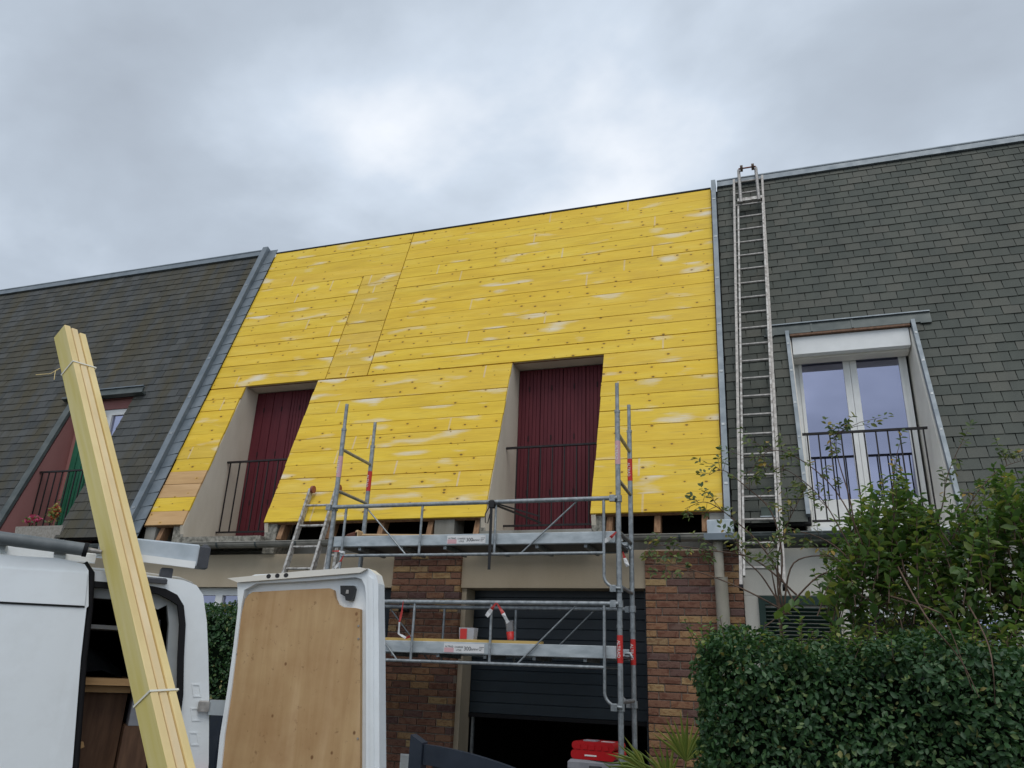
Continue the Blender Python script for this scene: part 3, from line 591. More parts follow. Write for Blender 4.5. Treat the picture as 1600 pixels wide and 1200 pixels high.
railing(rh, np.linspace(OPR[0]+0.06, OPR[1]-0.06, 11), 8.50, 3.20, 4.135, OPR[0], OPR[1]-0.02)
gutter(rh, X_R+0.05, XR2, mat='dark_zinc')
WNR = (0.62, 2.0); SHX = (-0.16, 0.55)
MB().box(X_R+0.11, XR2, YF, 8.3, Z_LINT-0.06, 2.855).build('wall', 'white_render', rh); MB().box(X_R+0.11, WNR[0], YF, 8.3, 0, Z_LINT-0.063).build('wall', 'white_render', rh); MB().box(WNR[1], XR2, YF, 8.3, 0, Z_LINT-0.063).build('wall', 'white_render', rh); MB().box(WNR[0]+0.002, WNR[1]-0.002, YF, 8.3, 0, 0.95).build('wall', 'white_render', rh)
wf = MB().ring([(WNR[0], 0.95), (WNR[1], 0.95), (WNR[1], 2.41), (WNR[0], 2.41)], [(WNR[0]+0.06, 1.01), (WNR[1]-0.06, 1.01), (WNR[1]-0.06, 2.22), (WNR[0]+0.06, 2.22)], 8.14, 8.2, lambda p, q, t: (p, t, q)).build('window_frame', 'white_pvc', rh)
MB().box(WNR[0]+0.05, WNR[1]-0.05, 8.17, 8.176, 1.0, 2.23).build('pane', 'window_glass', wf)
sh = MB().ring([(SHX[0], 0.95), (SHX[1], 0.95), (SHX[1], 2.40), (SHX[0], 2.40)], [(SHX[0]+0.06, 1.03), (SHX[1]-0.06, 1.03), (SHX[1]-0.06, 2.32), (SHX[0]+0.06, 2.32)], 7.985, 8.022, lambda p, q, t: (p, t, q)).build('louvred_shutter', 'dark_green_paint', rh)
lm = MB().box(0, SHX[1]-SHX[0]-0.12, 0, 0.03, 0, 0.006, 0, lambda a, b, c: (a, b, c-b*0.8)).mesh('louvre', 'dark_green_paint')
for i in range(36): place('louvre', lm, sh, (SHX[0]+0.06, 7.988, 1.06+i*0.035))
bv = PR(1202, 803); vb = MB().box(bv[0]-0.075, bv[0]+0.075, bv[1]-0.05, bv[1]+0.05, 0.006, 0.05, 0, slope).build('roof_vent', 'dark_green_paint', rh)
MB().box(bv[0]-0.085, bv[0]+0.085, bv[1]-0.065, bv[1]-0.051, 0.006, 0.055, 0, slope).build('vent_sill', 'zinc', vb)
# zinc boundary strip right of the yellow boards, rain-water head and pipe
us = X_R+0.01
st = MB().box(us-0.030, us+0.030, -0.22, VTOP+0.10, -0.05, 0.075, 0, slope).build('zinc_boundary_strip', 'zinc', rh)
for vv in (0.25, 1.0, 1.75, 2.5, 3.3, 4.1, 4.9): MB().box(us-0.02, us+0.02, vv, vv+0.03, 0.0755, 0.079, 0, slope).build('clip', 'galvanised', st)
hd = MB().cbox(-0.585, -0.335, 7.76, 7.96, 2.965, 3.10, 0.01).build('rainwater_head', 'bright_zinc', rh)
MB().box(-0.62, -0.30, 7.74, 7.965, 2.90, 2.963).build('head_base', 'zinc', hd)
dp = MB().tube([(-0.50, 7.88, 2.90), (-0.50, 7.89, 2.56)], 0.048, 14).build('downpipe', 'pipe_beige', rh)
MB().tube([(-0.49, 7.885, 2.56), (-0.488, 7.89, 2.53), (-0.485, 7.89, 0.0)], [0.066, 0.062, 0.060], 14).build('downpipe_lower', 'pipe_beige', dp)
def ridge_cap(root, x0, x1, mat='zinc'):
    r_ = MB().box(x0, x1, VTOP-0.02, VTOP+0.105, 0.012, 0.04, 0, slope).build('ridge_cap', mat, root)
    MB().tube([RP(x0, VTOP+0.10, 0.03), RP(x1, VTOP+0.10, 0.03)], 0.022, 8).build('ridge_roll', mat, r_)
ridge_cap(rh, X_R+0.06, XR2, 'zinc')
# ============ left house: dark slates
XL0 = -16.0
lh = tag(empty('terraced_house', (-11.8, 8.0, 0)), 'left-hand terraced house with dark mossy slate roof and mauve window recess', 'house', 'terraced houses')
OPL = (-10.16, -9.05)
house_shell(lh, XL0, X_L-0.002, 'beige_render')
roof_l = deck(lh, XL0, X_L-0.06, [OPL], 'felt', v0=-0.16)
void_back(lh, XL0, X_L, [OPL])
slate_field(lh, roof_l, XL0+0.02, X_L-0.22, [OPL], 0.138, 0.182, 'dark_slate', 'slate', lambda x, y: -5 < x < 405 and 400 < y < 830 and not (90+(y-520)*0.24 < x < 140+(y-520)*0.24), gap=0.004)
recess(lh, OPL[0], OPL[1], 'mauve_render', 'mauve_render', 'concrete')
stl = MB().box(OPL[0]-0.11, OPL[0]+0.01, -0.1, V_HDR+0.02, 0.0, 0.045, 0, slope).build('zinc_cheek_strip', 'dark_zinc', lh)
fl = MB().box(OPL[0]-0.22, OPL[1]+0.12, V_HDR+0.02, V_HDR+0.15, 0.015, 0.032, 0, slope).build('header_flashing', 'dark_zinc', lh)
MB().box(OPL[0]-0.22, OPL[1]+0.12, V_HDR+0.15, V_HDR+0.165, 0.0155, 0.055, 0, slope).build('flashing_lip', 'zinc', fl)
MB().box(OPL[0]-0.24, OPL[1]+0.22, V_HDR-0.02, V_HDR+0.019, 0.02, 0.10, 0, slope).build('flashing_drip', 'dark_zinc', fl)
YL = 8.76
wl = MB().ring([(OPL[0]+0.32, 3.1), (OPL[1]-0.005, 3.1), (OPL[1]-0.005, ZT-0.16), (OPL[0]+0.32, ZT-0.16)], [(OPL[0]+0.39, 3.2), (OPL[1]-0.10, 3.2), (OPL[1]-0.10, ZT-0.25), (OPL[0]+0.39, ZT-0.25)], YL+0.02, YL+0.08, lambda p, q, t: (p, t, q)).build('window_frame', 'white_pvc', lh)
MB().box(OPL[0]+0.38, OPL[1]-0.09, YL+0.05, YL+0.056, 3.19, ZT-0.24).build('pane', 'window_glass', wl)
for x in (-9.55,): MB().box(x-0.05, x+0.05, YL+0.012, YL+0.075, 3.202, ZT-0.252).build('mullion', 'white_pvc', wl)
MB().box(OPL[0]+0.003, OPL[0]+0.315, YL, YL+0.15, 3.07, ZT-0.005).build('pier', 'mauve_render', lh); MB().box(OPL[0]+0.318, OPL[1]-0.003, YL, YL+0.15, ZT-0.157, ZT-0.005).build('lintel', 'mauve_render', lh)
gs = MB(); a, b = OPL[0]+0.16, OPL[0]+0.53
gs.box(a, b, 8.68, 8.705, 3.08, ZT-0.17)
for j in range(3): gs.box(a+0.01+j*0.12, a+0.115+j*0.12, 8.668, 8.6795, 3.085, ZT-0.175)
gs.build('green_shutter', 'green_paint', lh)
railing(lh, np.linspace(OPL[0]+0.05, OPL[1]-0.05, 9), 8.36, 3.24, 4.14, OPL[0], OPL[1])
gutter(lh, XL0, X_L-0.06, mat='dark_zinc')
MB().box(XL0, X_L-0.005, YF, 8.3, 0, 2.855).build('wall', 'beige_render', lh)
ridge_cap(lh, XL0, X_L-0.25)
ub = X_L-0.125
st = MB().box(X_L-0.225, X_L-0.125, -0.20, VTOP+0.12, -0.03, 0.09, 0, slope).build('zinc_boundary_strip', 'zinc', lh)
MB().box(X_L-0.124, X_L+0.035, -0.20, VTOP+0.10, 0.005, 0.012, 0, slope).build('zinc_soaker', 'zinc', st)
for i in range(26):
    vv = -0.12+i*0.205; MB().box(X_L-0.122, X_L+0.045, vv, vv+0.19, 0.0125, 0.022, 0, lambda a, b, c, v_=vv: RP(a, b-(0.03 if b < v_+0.1 and a < X_L-0.05 else 0), c+(0.006 if b < v_+0.1 else 0.0))).build('soaker', 'zinc', st)
for vv in (0.2, 0.75, 1.4, 2.05, 2.8, 3.6, 4.4): MB().box(X_L-0.2, X_L-0.15, vv, vv+0.035, 0.0905, 0.095, 0, slope).build('clip', 'galvanised', st)
# ------------------------------------------------------------------ roof ladder hung from the ridge
def ladder(name, label, base, top, wid, n_rung, r0, dr, mat='aluminium', rail=(0.028, 0.07), side=(1, 0, 0), nrm=None):
    base = np.array(base, float); top = np.array(top, float); d = (top-base)/np.linalg.norm(top-base); side = np.array(side, float); nrm = np.cross(side, d) if nrm is None else nrm
    root = tag(empty(name, tuple(base)), label, 'ladder')
    for k in (-1, 1):
        o = side*k*wid/2; MB().bar(base+o, top+o, rail[0], rail[1], nrm).build('rail', mat, root)
        MB().bar(base+o-d*0.03, base+o, rail[0]*1.25, rail[1]*1.1, nrm).build('foot', 'rubber', root)
    me = MB().tube([(-wid/2+0.012, 0, 0), (wid/2-0.012, 0, 0)], 0.0145, 8).mesh('rung', mat); z = math.atan2(side[1], side[0])
    for i in range(n_rung): place('rung', me, root, tuple(base+d*(r0+i*dr)), (0, 0, z))
    return root, d, nrm
ul = 0.083
lad, dL, nL = ladder('roof_ladder', 'long aluminium ladder hooked over the ridge of the shingle roof', RP(-0.104, -0.88, 0.13), RP(ul, 5.17, 0.13), 0.375, 24, 0.18, 0.2535, side=(0.9995, 0, 0))
for k in (-1, 1):       # inner section rails and ridge hooks
    MB().bar(RP(-0.104+k*0.155, -0.80, 0.16), RP(ul+k*0.155, 4.55, 0.16), 0.02, 0.04, (0, -SS, CS)).build('inner_rail', 'dirty_aluminium', lad)
    x = ul+k*0.115
    MB().tube([RP(x, 4.62, 0.175), RP(x, 5.29, 0.18), RP(x, 5.375, 0.15), RP(x, 5.385, 0.06), RP(x+k*0.03, 5.27, -0.12)], 0.021, 8).build('ridge_hook', 'aluminium', lad)
    wh = MB().tube([RP(ul+k*0.075-0.018, 5.31, 0.22), RP(ul+k*0.075+0.018, 5.31, 0.22)], 0.045, 14).build('hook_wheel', 'cane_red', lad)
MB().tube([RP(ul-0.115, 5.31, 0.22), RP(ul+0.115, 5.31, 0.22)], 0.011, 8).build('axle', 'pulley', lad)
MB().box(ul-0.16, ul+0.16, 4.66, 4.72, 0.10, 0.17, 0, slope).build('hook_brace', 'dirty_aluminium', lad)
# ------------------------------------------------------------------ scaffold tower
SYF, SYK, SXL, SXR = 7.0, 7.66, -4.30, -1.315
scf = tag(empty('scaffold_tower', ((SXL+SXR)/2, 7.35, 0)), 'galvanised steel scaffold tower with two platforms in front of the brick house', 'scaffold')
RT = 0.0245
for x in (SXL, SXR):
    fr = MB().tube([(x, SYF, 0.012), (x, SYF, 4.02)], RT, 12).build('frame', 'galvanised', scf)
    MB().tube([(x, SYK, 0.012), (x, SYK, 4.02)], RT, 12).build('post', 'galvanised', fr)
    for y in (SYF, SYK):
        MB().tube([(x, y, 4.02), (x, y, 4.31)], RT*0.76, 12).build('spigot', 'galvanised', fr); MB().tube([(x, y, 4.005), (x, y, 4.03)], RT*1.15, 12).build('collar', 'galvanised', fr)
        MB().tube([(x, y, 2.02), (x, y, 2.045)], RT*1.15, 12).build('collar', 'galvanised', fr)
        MB().box(x-0.07, x+0.07, y-0.07, y+0.07, 0.001, 0.012).build('base_plate', 'galvanised', fr)
    for z in (0.45, 0.95, 1.42, 2.38, 2.86, 3.35, 3.80): MB().tube([(x, SYF+0.02, z), (x, SYK-0.02, z)], 0.018, 8).build('rung', 'galvanised', fr)
    for y, zs in ((SYF, (1.86, 3.62)), (SYK, (1.86, 3.62))):
        for z in zs:
            stk = MB().tube([(x, y, z-0.13), (x, y, z+0.10)], RT+0.0015, 12, caps=False).build('sticker', 'sticker_red', fr)
            if x == SXL and y == SYF: stk.data.materials[0] = MATS['sticker_pink']
            if x == SXR and y == SYF and z > 3: stk.data.materials[0] = MATS['sticker_pink']
            me = text_mesh('ALTRAD', 0.038, 'white_print', 'lettering'); place('lettering', me, fr, (x-0.008, y-RT-0.003, z-0.015), (rad(90), rad(90), rad(0)))
def guard(y, z_top, z_bot, toe=None, sgn=-1, zlow=None):
    yy = y-0.035 if sgn < 0 else y+0.035
    gr = MB().tube([(SXL, yy, z_top), (SXR, yy, z_top)], 0.021, 10).build('guardrail', 'galvanised', scf)
    xa, xb = SXL+0.16, SXR-0.13
    def side(x, k):
        return [(x, yy, z_top-0.01), (x, yy, z_bot), (x, yy, z_bot-0.20)]+[(x+k*0.13*(1-math.cos(t)), yy, z_bot-0.20-0.11*math.sin(t)) for t in np.linspace(0.2, math.pi/2, 6)]+[(x+k*0.15, yy, z_bot-0.312)]
    MB().tube(side(xa, -1), 0.014, 8).build('end_tube', 'galvanised', gr); MB().tube(side(xb, 1), 0.014, 8).build('end_tube', 'galvanised', gr)
    MB().tube([(xa, yy, z_bot), (xb, yy, z_bot)], 0.015, 8).build('lower_rail', 'galvanised', gr)
    for x in (SXL+1.02, SXL+1.80): MB().tube([(x, yy, z_top-0.01), (x, yy, z_bot)], 0.013, 8).build('upright', 'galvanised', gr)
    MB().tube([(xa+0.22, yy+0.012, z_top-0.01), (xa+0.72, yy+0.012, z_bot)], 0.008, 6).build('brace', 'galvanised', gr); MB().tube([(xb-0.25, yy+0.012, z_top-0.01), (xb-0.80, yy+0.012, z_bot)], 0.008, 6).build('brace', 'galvanised', gr)
    for x in (SXL, SXR):
        for z in (z_top, z_bot-0.312):
            MB().tube([(x, y, z-0.03), (x, y, z+0.03)], RT+0.010, 12).build('coupler', 'galvanised', gr); MB().cbox(x-0.075, x-0.022, -0.02, 0.02, z-0.03, z+0.03, 0.008, 0, lambda a, b, c: (a, yy+b, c)).build('coupler_jaw', 'galvanised', gr)
guard(SYF, 3.165, 2.665); guard(SYF, 2.222, 1.69); guard(SYK, 2.235, 1.70, sgn=1)
def platform(z):
    pf = MB().box(SXL+0.04, SXR-0.02, SYF+0.045, SYK-0.05, z-0.075, z-0.05).build('platform', 'dark_plastic', scf)
    toe = MB().cbox(SXL+0.03, SXR-0.03, z-0.085, z+0.022, 0, 0.045, 0.006, 0, lambda a, b, c: (a, SYF+0.045-c, b)).build('side_beam', 'galvanised_sheet', pf)
    MB().box(SXL+0.03, SXR-0.03, SYK-0.048, SYK-0.02, z-0.085, z+0.02).build('side_beam', 'galvanised_sheet', pf)
    for i in range(6):
        x = SXL+0.3+i*0.47; MB().box(x, x+0.03, SYF+0.05, SYK-0.055, z-0.115, z-0.0755).build('cross_member', 'galvanised', pf)
    for x in (SXL+0.06, SXR-0.06):
        for y in (SYF+0.1, SYK-0.1): MB().tube([(x, y, z-0.02), (x+(0.05 if x > -3 else -0.05), y, z-0.02), (x+(0.07 if x > -3 else -0.07), y, z-0.06)], 0.016, 8).build('hook', 'galvanised', pf)
    return pf
PZ1, PZ2 = 2.845, 1.848
pf1 = platform(PZ1); pf2 = platform(PZ2)
for pf, z, px in ((pf1, PZ1, 729), (pf2, PZ2, 725)):
    xc = PY(px, 837 if z > 2.5 else 1012, SYF)[0]; ys = SYF-0.0015
    lb = MB().box(xc-0.20, xc+0.20, ys-0.002, ys, z-0.072, z+0.008).build('load_label', 'sticker_white', pf); y2 = ys-0.0035
    MB().box(xc-0.195, xc-0.10, ys-0.0032, ys-0.0022, z-0.070, z-0.030).build('label_patch', 'sticker_pink', lb)
    for txt, sx, sz, dx, dz in (('CHARGE', 0.021, 0, -0.05, 0.008), ('UTILE', 0.021, 0, -0.05, -0.018), ('300', 0.048, 0, 0.035, -0.004), ('daN/m²', 0.026, 0, 0.105, -0.008), ('ALTRAD', 0.022, 0, -0.147, 0.012)):
        place('lettering', text_mesh(txt, sx, 'ink', 'lettering'), lb, (xc+dx, y2, z-0.032+dz), (rad(90), 0, 0))
    for i in range(3): MB().box(xc+0.15, xc+0.195-i*0.012, ys-0.0032, ys-0.0022, z-0.022-i*0.014, z-0.018-i*0.014).build('fine_print', 'ink', lb)
# things on and around the scaffold
br = tag(empty('broom', tuple(PY(565, 828, 7.10))), 'broom with dark head and wooden handle lying on upper scaffold platform', 'broom')
a = PY(567, 829, 7.12); b = PY(722, 831, 7.20); zt_ = PZ1+0.022; a[2] = zt_+0.03; b[2] = zt_+0.016
MB().tube([a, b], 0.0135, 8).build('handle', 'handle_wood', br)
MB().cbox(a[0]-0.16, a[0]-0.03, 7.06, 7.17, zt_+0.001-0.022, zt_+0.05, 0.015, 0, lambda x, y, z: (x, y, z+(x-a[0]+0.1)*0.25)).build('brush_head', 'broom_head', br)
MB().cbox(a[0]-0.05, a[0]-0.02, 7.06, 7.17, zt_, zt_+0.075, 0.01).build('bristles', 'handle_wood', br)
bt = PY(600, 998, 7.02); b2 = PY(845, 1004, 7.02); zt2 = PZ2+0.022
tag(MB().cbox(SXL+0.35, b2[0], 7.01, 7.11, zt2+0.0005, zt2+0.024, 0.002).build('batten', 'wood_batten'), 'long yellow wooden batten lying on the lower scaffold platform', 'batten')
def ribbon(pts, w, name, label, mats=('tape_red', 'tape_white'), pattern=3, group=None):
    """flat tape with thickness following pts; alternating colours"""
    mb = MB(); P = [np.array(p, float) for p in pts]; n = len(P); th = 0.0012
    for i in range(n-1):
        d = P[i+1]-P[i]; d /= np.linalg.norm(d)+1e-9; sv = np.cross(d, (0, 1, 0)); sv = sv/(np.linalg.norm(sv)+1e-9); tw = 0.5*math.sin(i*1.3); sv = sv*math.cos(tw)+np.array([0, 1, 0])*math.sin(tw)
        if i == 0: pv = sv
        wa, wb = w*(0.3+0.7*min(1, i/3)), w*(0.3+0.7*min(1, (i+1)/3)); a0, a1 = P[i]-pv*wa/2, P[i]+pv*wa/2; b0, b1 = P[i+1]-sv*wb/2, P[i+1]+sv*wb/2; pv = sv; o = np.array([0, th, 0])
        mb.add([a0, a1, b1, b0, a0+o, a1+o, b1+o, b0+o], [(0,1,2,3), (7,6,5,4), (0,4,5,1), (2,6,7,3), (1,5,6,2), (3,7,4,0)], (i//pattern) % 2)
    return tag(mb.build(name, list(mats)), label, 'tape', group)
def tape(pxs, y, w, label, pattern=3):
    pts = [PY(px, py, y+0.004*math.sin(i*1.7)) for i, (px, py) in enumerate(pxs)]; f = []
    for i in range(len(pts)-1):
        for t in (0, 0.5): f.append(pts[i]*(1-t)+pts[i+1]*t)
    f.append(pts[-1]); return ribbon(f, w, 'barrier_tape', label, group='scraps of barrier tape', pattern=pattern)
YT = SYF-0.07
tape([(630, 939), (628, 955), (624, 972), (623, 990), (634, 997), (641, 994)], YT, 0.022, 'twisted red and white tape hanging over the brick pillar', 4)
tape([(775, 942), (768, 952), (760, 963)], YT, 0.042, 'short scrap of red and white tape left of rail knot', 2)
tape([(776, 942), (783, 953), (789, 964), (794, 973)], YT, 0.034, 'red and white tape running from rail knot to the clear cup', 3)
tape([(963, 831), (954, 840), (944, 846)], SYF-0.04, 0.04, 'red and white tape scrap at end of upper platform', 2)
tape([(973, 862), (976, 872), (981, 885)], SYF+0.04, 0.035, 'red and white tape scrap dangling below the upper platform', 2)
tape([(519, 861), (530, 861), (539, 864)], SYF-0.05, 0.025, 'red and white tape tied by left guardrail above van door', 2)
tape([(537, 868), (531, 879), (523, 888)], SYF-0.05, 0.03, 'red and white tape tail beside the stacked ladder rails', 2)
def cup(c, label, h=0.165, r0=0.028, r1=0.038, tilt=(0, 0.15)):
    root = tag(empty('plastic_cup', tuple(c)), label, 'cup', 'clear plastic cups')
    o = local_build(MB().lathe([(r0*0.9, 0), (r0, 0.002), (r1, h), (r1+0.003, h), (r1+0.003, h+0.004), (r1-0.002, h+0.004), (r0-0.002, 0.004), (0.0005, 0.004)], (0, 0, 0), 18), 'cup_wall', 'clear_plastic', root)
    local_build(MB().lathe([(r0+0.001, 0.004), (r0+0.0075, h*0.45), (r0+0.0065, h*0.45)], (0, 0, 0), 18), 'red_print', 'sticker_red', root)
    root.rotation_euler = (tilt[0], tilt[1], 0); return root
c = PY(798, 1001, 7.035); c[2] = zt2+0.027; cup(c, 'tall clear cup with red print at end of barrier tape', tilt=(0, -0.12))
cb = PY(731, 999, 7.06); bx0 = tag(empty('clear_box', (cb[0], 7.06, zt2+0.0245)), 'small clear plastic tub with red print on wooden batten', 'tub')
local_build(MB().ring([(-0.07, -0.04), (0.07, -0.04), (0.075, 0.04), (-0.075, 0.04)], [(-0.067, -0.037), (0.067, -0.037), (0.072, 0.037), (-0.072, 0.037)], 0.0, 0.105, lambda p, q, t: (p*(1+t), q*(1+t), t)), 'tub_wall', 'clear_plastic', bx0); local_build(MB().box(-0.062, 0.005, -0.048, -0.046, 0.004, 0.095), 'red_print', 'sticker_red', bx0)
# black ratchet strap
q0 = PY(768, 787, SYF-0.065); q1 = PY(764, 890, SYF-0.065); q2 = PY(860, 820, 8.3)
stp = tag(empty('ratchet_strap', (q0[0], q0[1], q1[2])), 'black lashing strap knotted on the upper guardrail with hanging tail', 'strap')
MB().bar(q1, q0, 0.028, 0.004, (0, 1, 0)).build('strap_tail', 'strap_black', stp)
MB().cbox(q0[0]-0.028, q0[0]+0.028, SYF-0.075, SYF-0.005, q0[2]-0.035, q0[2]+0.04, 0.015).build('knot', 'strap_black', stp)
q3 = PY(845, 817, 7.75); MB().bar(q0+np.array([0.03, 0, -0.01]), q3, 0.008, 0.02, (0, 0, 1)).build('strap_line', 'strap_black', stp)
MB().bar(q0+np.array([0.03, 0, 0.005]), q0+np.array([0.42, 0.25, -0.085]), 0.006, 0.014, (0, 0, 1)).build('strap_line', 'strap_black', stp)
MB().tube([q0+np.array([-0.02, 0, -0.03]), q0+np.array([-0.06, 0, -0.10]), q0+np.array([-0.055, 0, -0.18]), q0+np.array([-0.03, 0, -0.19]), q0+np.array([-0.012, 0, -0.10])], 0.005, 6).build('strap_loop', 'strap_black', stp)
# leaning ladders left of the scaffold
xt = -5.11; tp = RP(xt, 0.40, 0.06); bs = np.array([xt, 6.93, 0.03])
l2, d2, n2 = ladder('leaning_ladder', 'worn aluminium ladder with pulley wheels leaning on the yellow boards', bs, tp, 0.36, 13, 0.3, 0.27, 'dirty_aluminium')
for k in (-1, 1): MB().tube([tp+np.array([k*0.18+0.02, -0.01, 0.0]), tp+np.array([k*0.18+0.05, -0.01, 0.0])], 0.045, 14).build('pulley_wheel', 'pulley', l2)
l3, _, _ = ladder('stacked_ladder', 'folded ladder section standing between leaning ladder and scaffold', (-4.52, 7.12, 0.03), (-4.52, 7.45, 2.90), 0.10, 10, 0.3, 0.27, 'dirty_aluminium', rail=(0.035, 0.06))
# ------------------------------------------------------------------ van
DH, TH = 4.2, rad(28); VA = YAW+TH
Hh = PD(327, 1095, DH); VO = np.array([Hh[0], Hh[1], 0.0]); VRt = np.array([math.cos(VA), math.sin(VA), 0]); VFw = np.array([-math.sin(VA), math.cos(VA), 0])
van = tag(empty('panel_van', tuple(VO)), 'white panel van with one rear door open beside yellow plank bundle', 'van'); van.rotation_euler = (0, 0, VA)
def PV(px, py, y=0.0):
    d = ray(px, py); t = ((VO-CAM)@VFw+y)/(d@VFw); q = CAM+d*t; return ((q-VO)@VRt, q[2])
XC = -0.60                                   # split between the two rear doors
right = [(-0.405, 2.005), (-0.22, 1.995), (-0.155, 1.975), (-0.115, 1.93), (-0.075, 1.80), (-0.04, 1.634), (0.0, 1.424), (0.045, 1.14), (0.06, 0.9), (0.05, 0.62), (0.02, 0.42)]
def mirror(l): return [(2*XM-x, z) for x, z in reversed(l)]
XM = -0.82
outer = right+mirror(right)                   # clockwise from top right: down the right side, up the left
def scale_sec(sec, sx, sz, zb=0.42): return [(XM+(x-XM)*sx, zb+(z-zb)*sz) for x, z in sec]
secs = [(0.03, outer), (0.35, scale_sec(outer, 1.02, 1.03)), (2.6, scale_sec(outer, 1.05, 1.05)), (3.05, scale_sec(outer, 1.04, 1.03)), (3.75, scale_sec(outer, 0.97, 0.62)), (4.35, scale_sec(outer, 0.92, 0.50)), (4.62, scale_sec(outer, 0.82, 0.32))]
mb = MB(); n = len(outer); vs = [(x, y, z) for y, s_ in secs for x, z in s_]
fs = [(i*n+j, i*n+(j+1) % n, (i+1)*n+(j+1) % n, (i+1)*n+j) for i in range(len(secs)-1) for j in range(n)]
mb.add(vs, fs, 0, True); mb.add(vs[-n:], [tuple(range(n))])
body = local_build(mb, 'body', 'van_white', van)
# rear frame: face between the opening and the outer skin
inner = [(-0.386, 1.955), (-0.30, 1.945), (-0.24, 1.92), (-0.20, 1.87), (-0.175, 1.78), (-0.155, 1.62), (-0.128, 1.45), (-0.115, 1.20), (-0.12, 0.9), (-0.13, 0.68), (-0.15, 0.55)]
inner = inner+mirror(inner)
local_build(MB().ring(outer, inner, 0.0, 0.06, lambda p, q, t: (p, t, q)), 'rear_frame', 'van_white', van)
def offs_sec(sec, d): return [(x+(d if x > XM else -d)*-1, z-d*(1 if z > 1.9 else 0)) for x, z in sec]
local_build(MB().ring(inner, offs_sec(inner, 0.028), -0.012, 0.03, lambda p, q, t: (p, t, q)), 'door_seal', 'rubber', van)
local_build(MB().ring(offs_sec(inner, 0.026), offs_sec(inner, 0.075), 0.034, 0.10, lambda p, q, t: (p, t, q)), 'inner_frame', 'van_grey_inner', van)
for z0, z1 in ((1.44, 1.50), (1.33, 1.39), (1.22, 1.28)): local_build(MB().ring([(-0.075, z0), (-0.035, z0), (-0.045, z1), (-0.085, z1)], [(-0.070, z0+0.006), (-0.041, z0+0.006), (-0.050, z1-0.006), (-0.079, z1-0.006)], -0.003, -0.0005, lambda p, q, t: (p+(1.4-q)*0.12, t, q)), 'stamped_recess', 'van_white', van)
local_build(MB().cbox(-0.43, -0.30, -0.03, -0.001, 1.968, 1.995, 0.008), 'latch_striker', 'dark_plastic', van)
# cargo lining: floor, walls, roof, bulkhead
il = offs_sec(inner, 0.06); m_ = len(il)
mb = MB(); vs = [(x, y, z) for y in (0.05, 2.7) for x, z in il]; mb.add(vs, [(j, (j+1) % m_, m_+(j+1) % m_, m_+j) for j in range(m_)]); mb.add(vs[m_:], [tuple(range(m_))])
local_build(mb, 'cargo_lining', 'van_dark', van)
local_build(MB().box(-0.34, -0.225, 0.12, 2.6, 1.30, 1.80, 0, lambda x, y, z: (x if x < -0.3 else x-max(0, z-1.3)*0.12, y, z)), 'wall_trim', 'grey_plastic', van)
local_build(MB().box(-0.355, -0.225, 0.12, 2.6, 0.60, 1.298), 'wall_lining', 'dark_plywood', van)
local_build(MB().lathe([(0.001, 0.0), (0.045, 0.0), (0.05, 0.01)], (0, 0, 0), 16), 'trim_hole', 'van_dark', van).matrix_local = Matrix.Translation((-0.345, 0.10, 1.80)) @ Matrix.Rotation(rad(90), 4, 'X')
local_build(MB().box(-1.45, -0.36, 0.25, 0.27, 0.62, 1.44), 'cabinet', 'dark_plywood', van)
local_build(MB().box(-1.45, -0.355, 0.12, 0.75, 1.48, 1.512), 'shelf', 'shelf_wood', van); local_build(MB().box(-1.45, -0.355, 0.19, 0.24, 1.445, 1.475), 'shelf_batten', 'shelf_wood', van)
# closed left rear door: skin with rounded top, groove, rubber edge
dl = [(XC-0.04, 1.14-0.7), (XC+0.05, 1.14), (XC-0.012, 1.60), (XC-0.035, 1.825), (XC-0.028, 1.835), (XC-0.062, 2.00), (XC-0.085, 2.028), (XC-0.20, 2.045), (XC-0.44, 2.035), (-1.50, 2.0), (-1.56, 1.93), (-1.60, 1.634), (-1.66, 1.14), (-1.62, 0.44)]
ld = local_build(MB().prism(dl, -0.055, -0.02, lambda p, q, t: (p, t+0.035*max(0, (q-1.3))*0.5, q)), 'rear_door', 'van_white', van)
gz = [(XC-0.037, 1.815), (XC-0.030, 1.830), (-1.585, 1.812), (-1.587, 1.797)]
local_build(MB().prism([(XC-0.043, 1.826), (XC-0.045, 1.834), (-1.585, 1.818), (-1.585, 1.810)], -0.058, -0.050, lambda p, q, t: (p, t+0.035*max(0, (q-1.3))*0.5, q)), 'door_groove', 'van_dark', ld)
local_build(MB().prism([(XC-0.045, 1.835), (XC-0.063, 1.985), (-1.55, 1.965), (-1.585, 1.82)], -0.064, -0.0585, lambda p, q, t: (p, t+0.035*max(0, (q-1.3))*0.5, q)), 'upper_skin', 'van_white', ld)
e1 = [(XC+0.05, 1.14), (XC-0.012, 1.60), (XC-0.033, 1.825), (XC-0.060, 1.99), (XC-0.10, 2.035)]
local_build(MB().tube([(x+0.012, -0.025+0.0175*max(0, z-1.3), z) for x, z in [(XC-0.02, 0.5)]+e1], 0.016, 8), 'edge_rubber', 'rubber', ld)
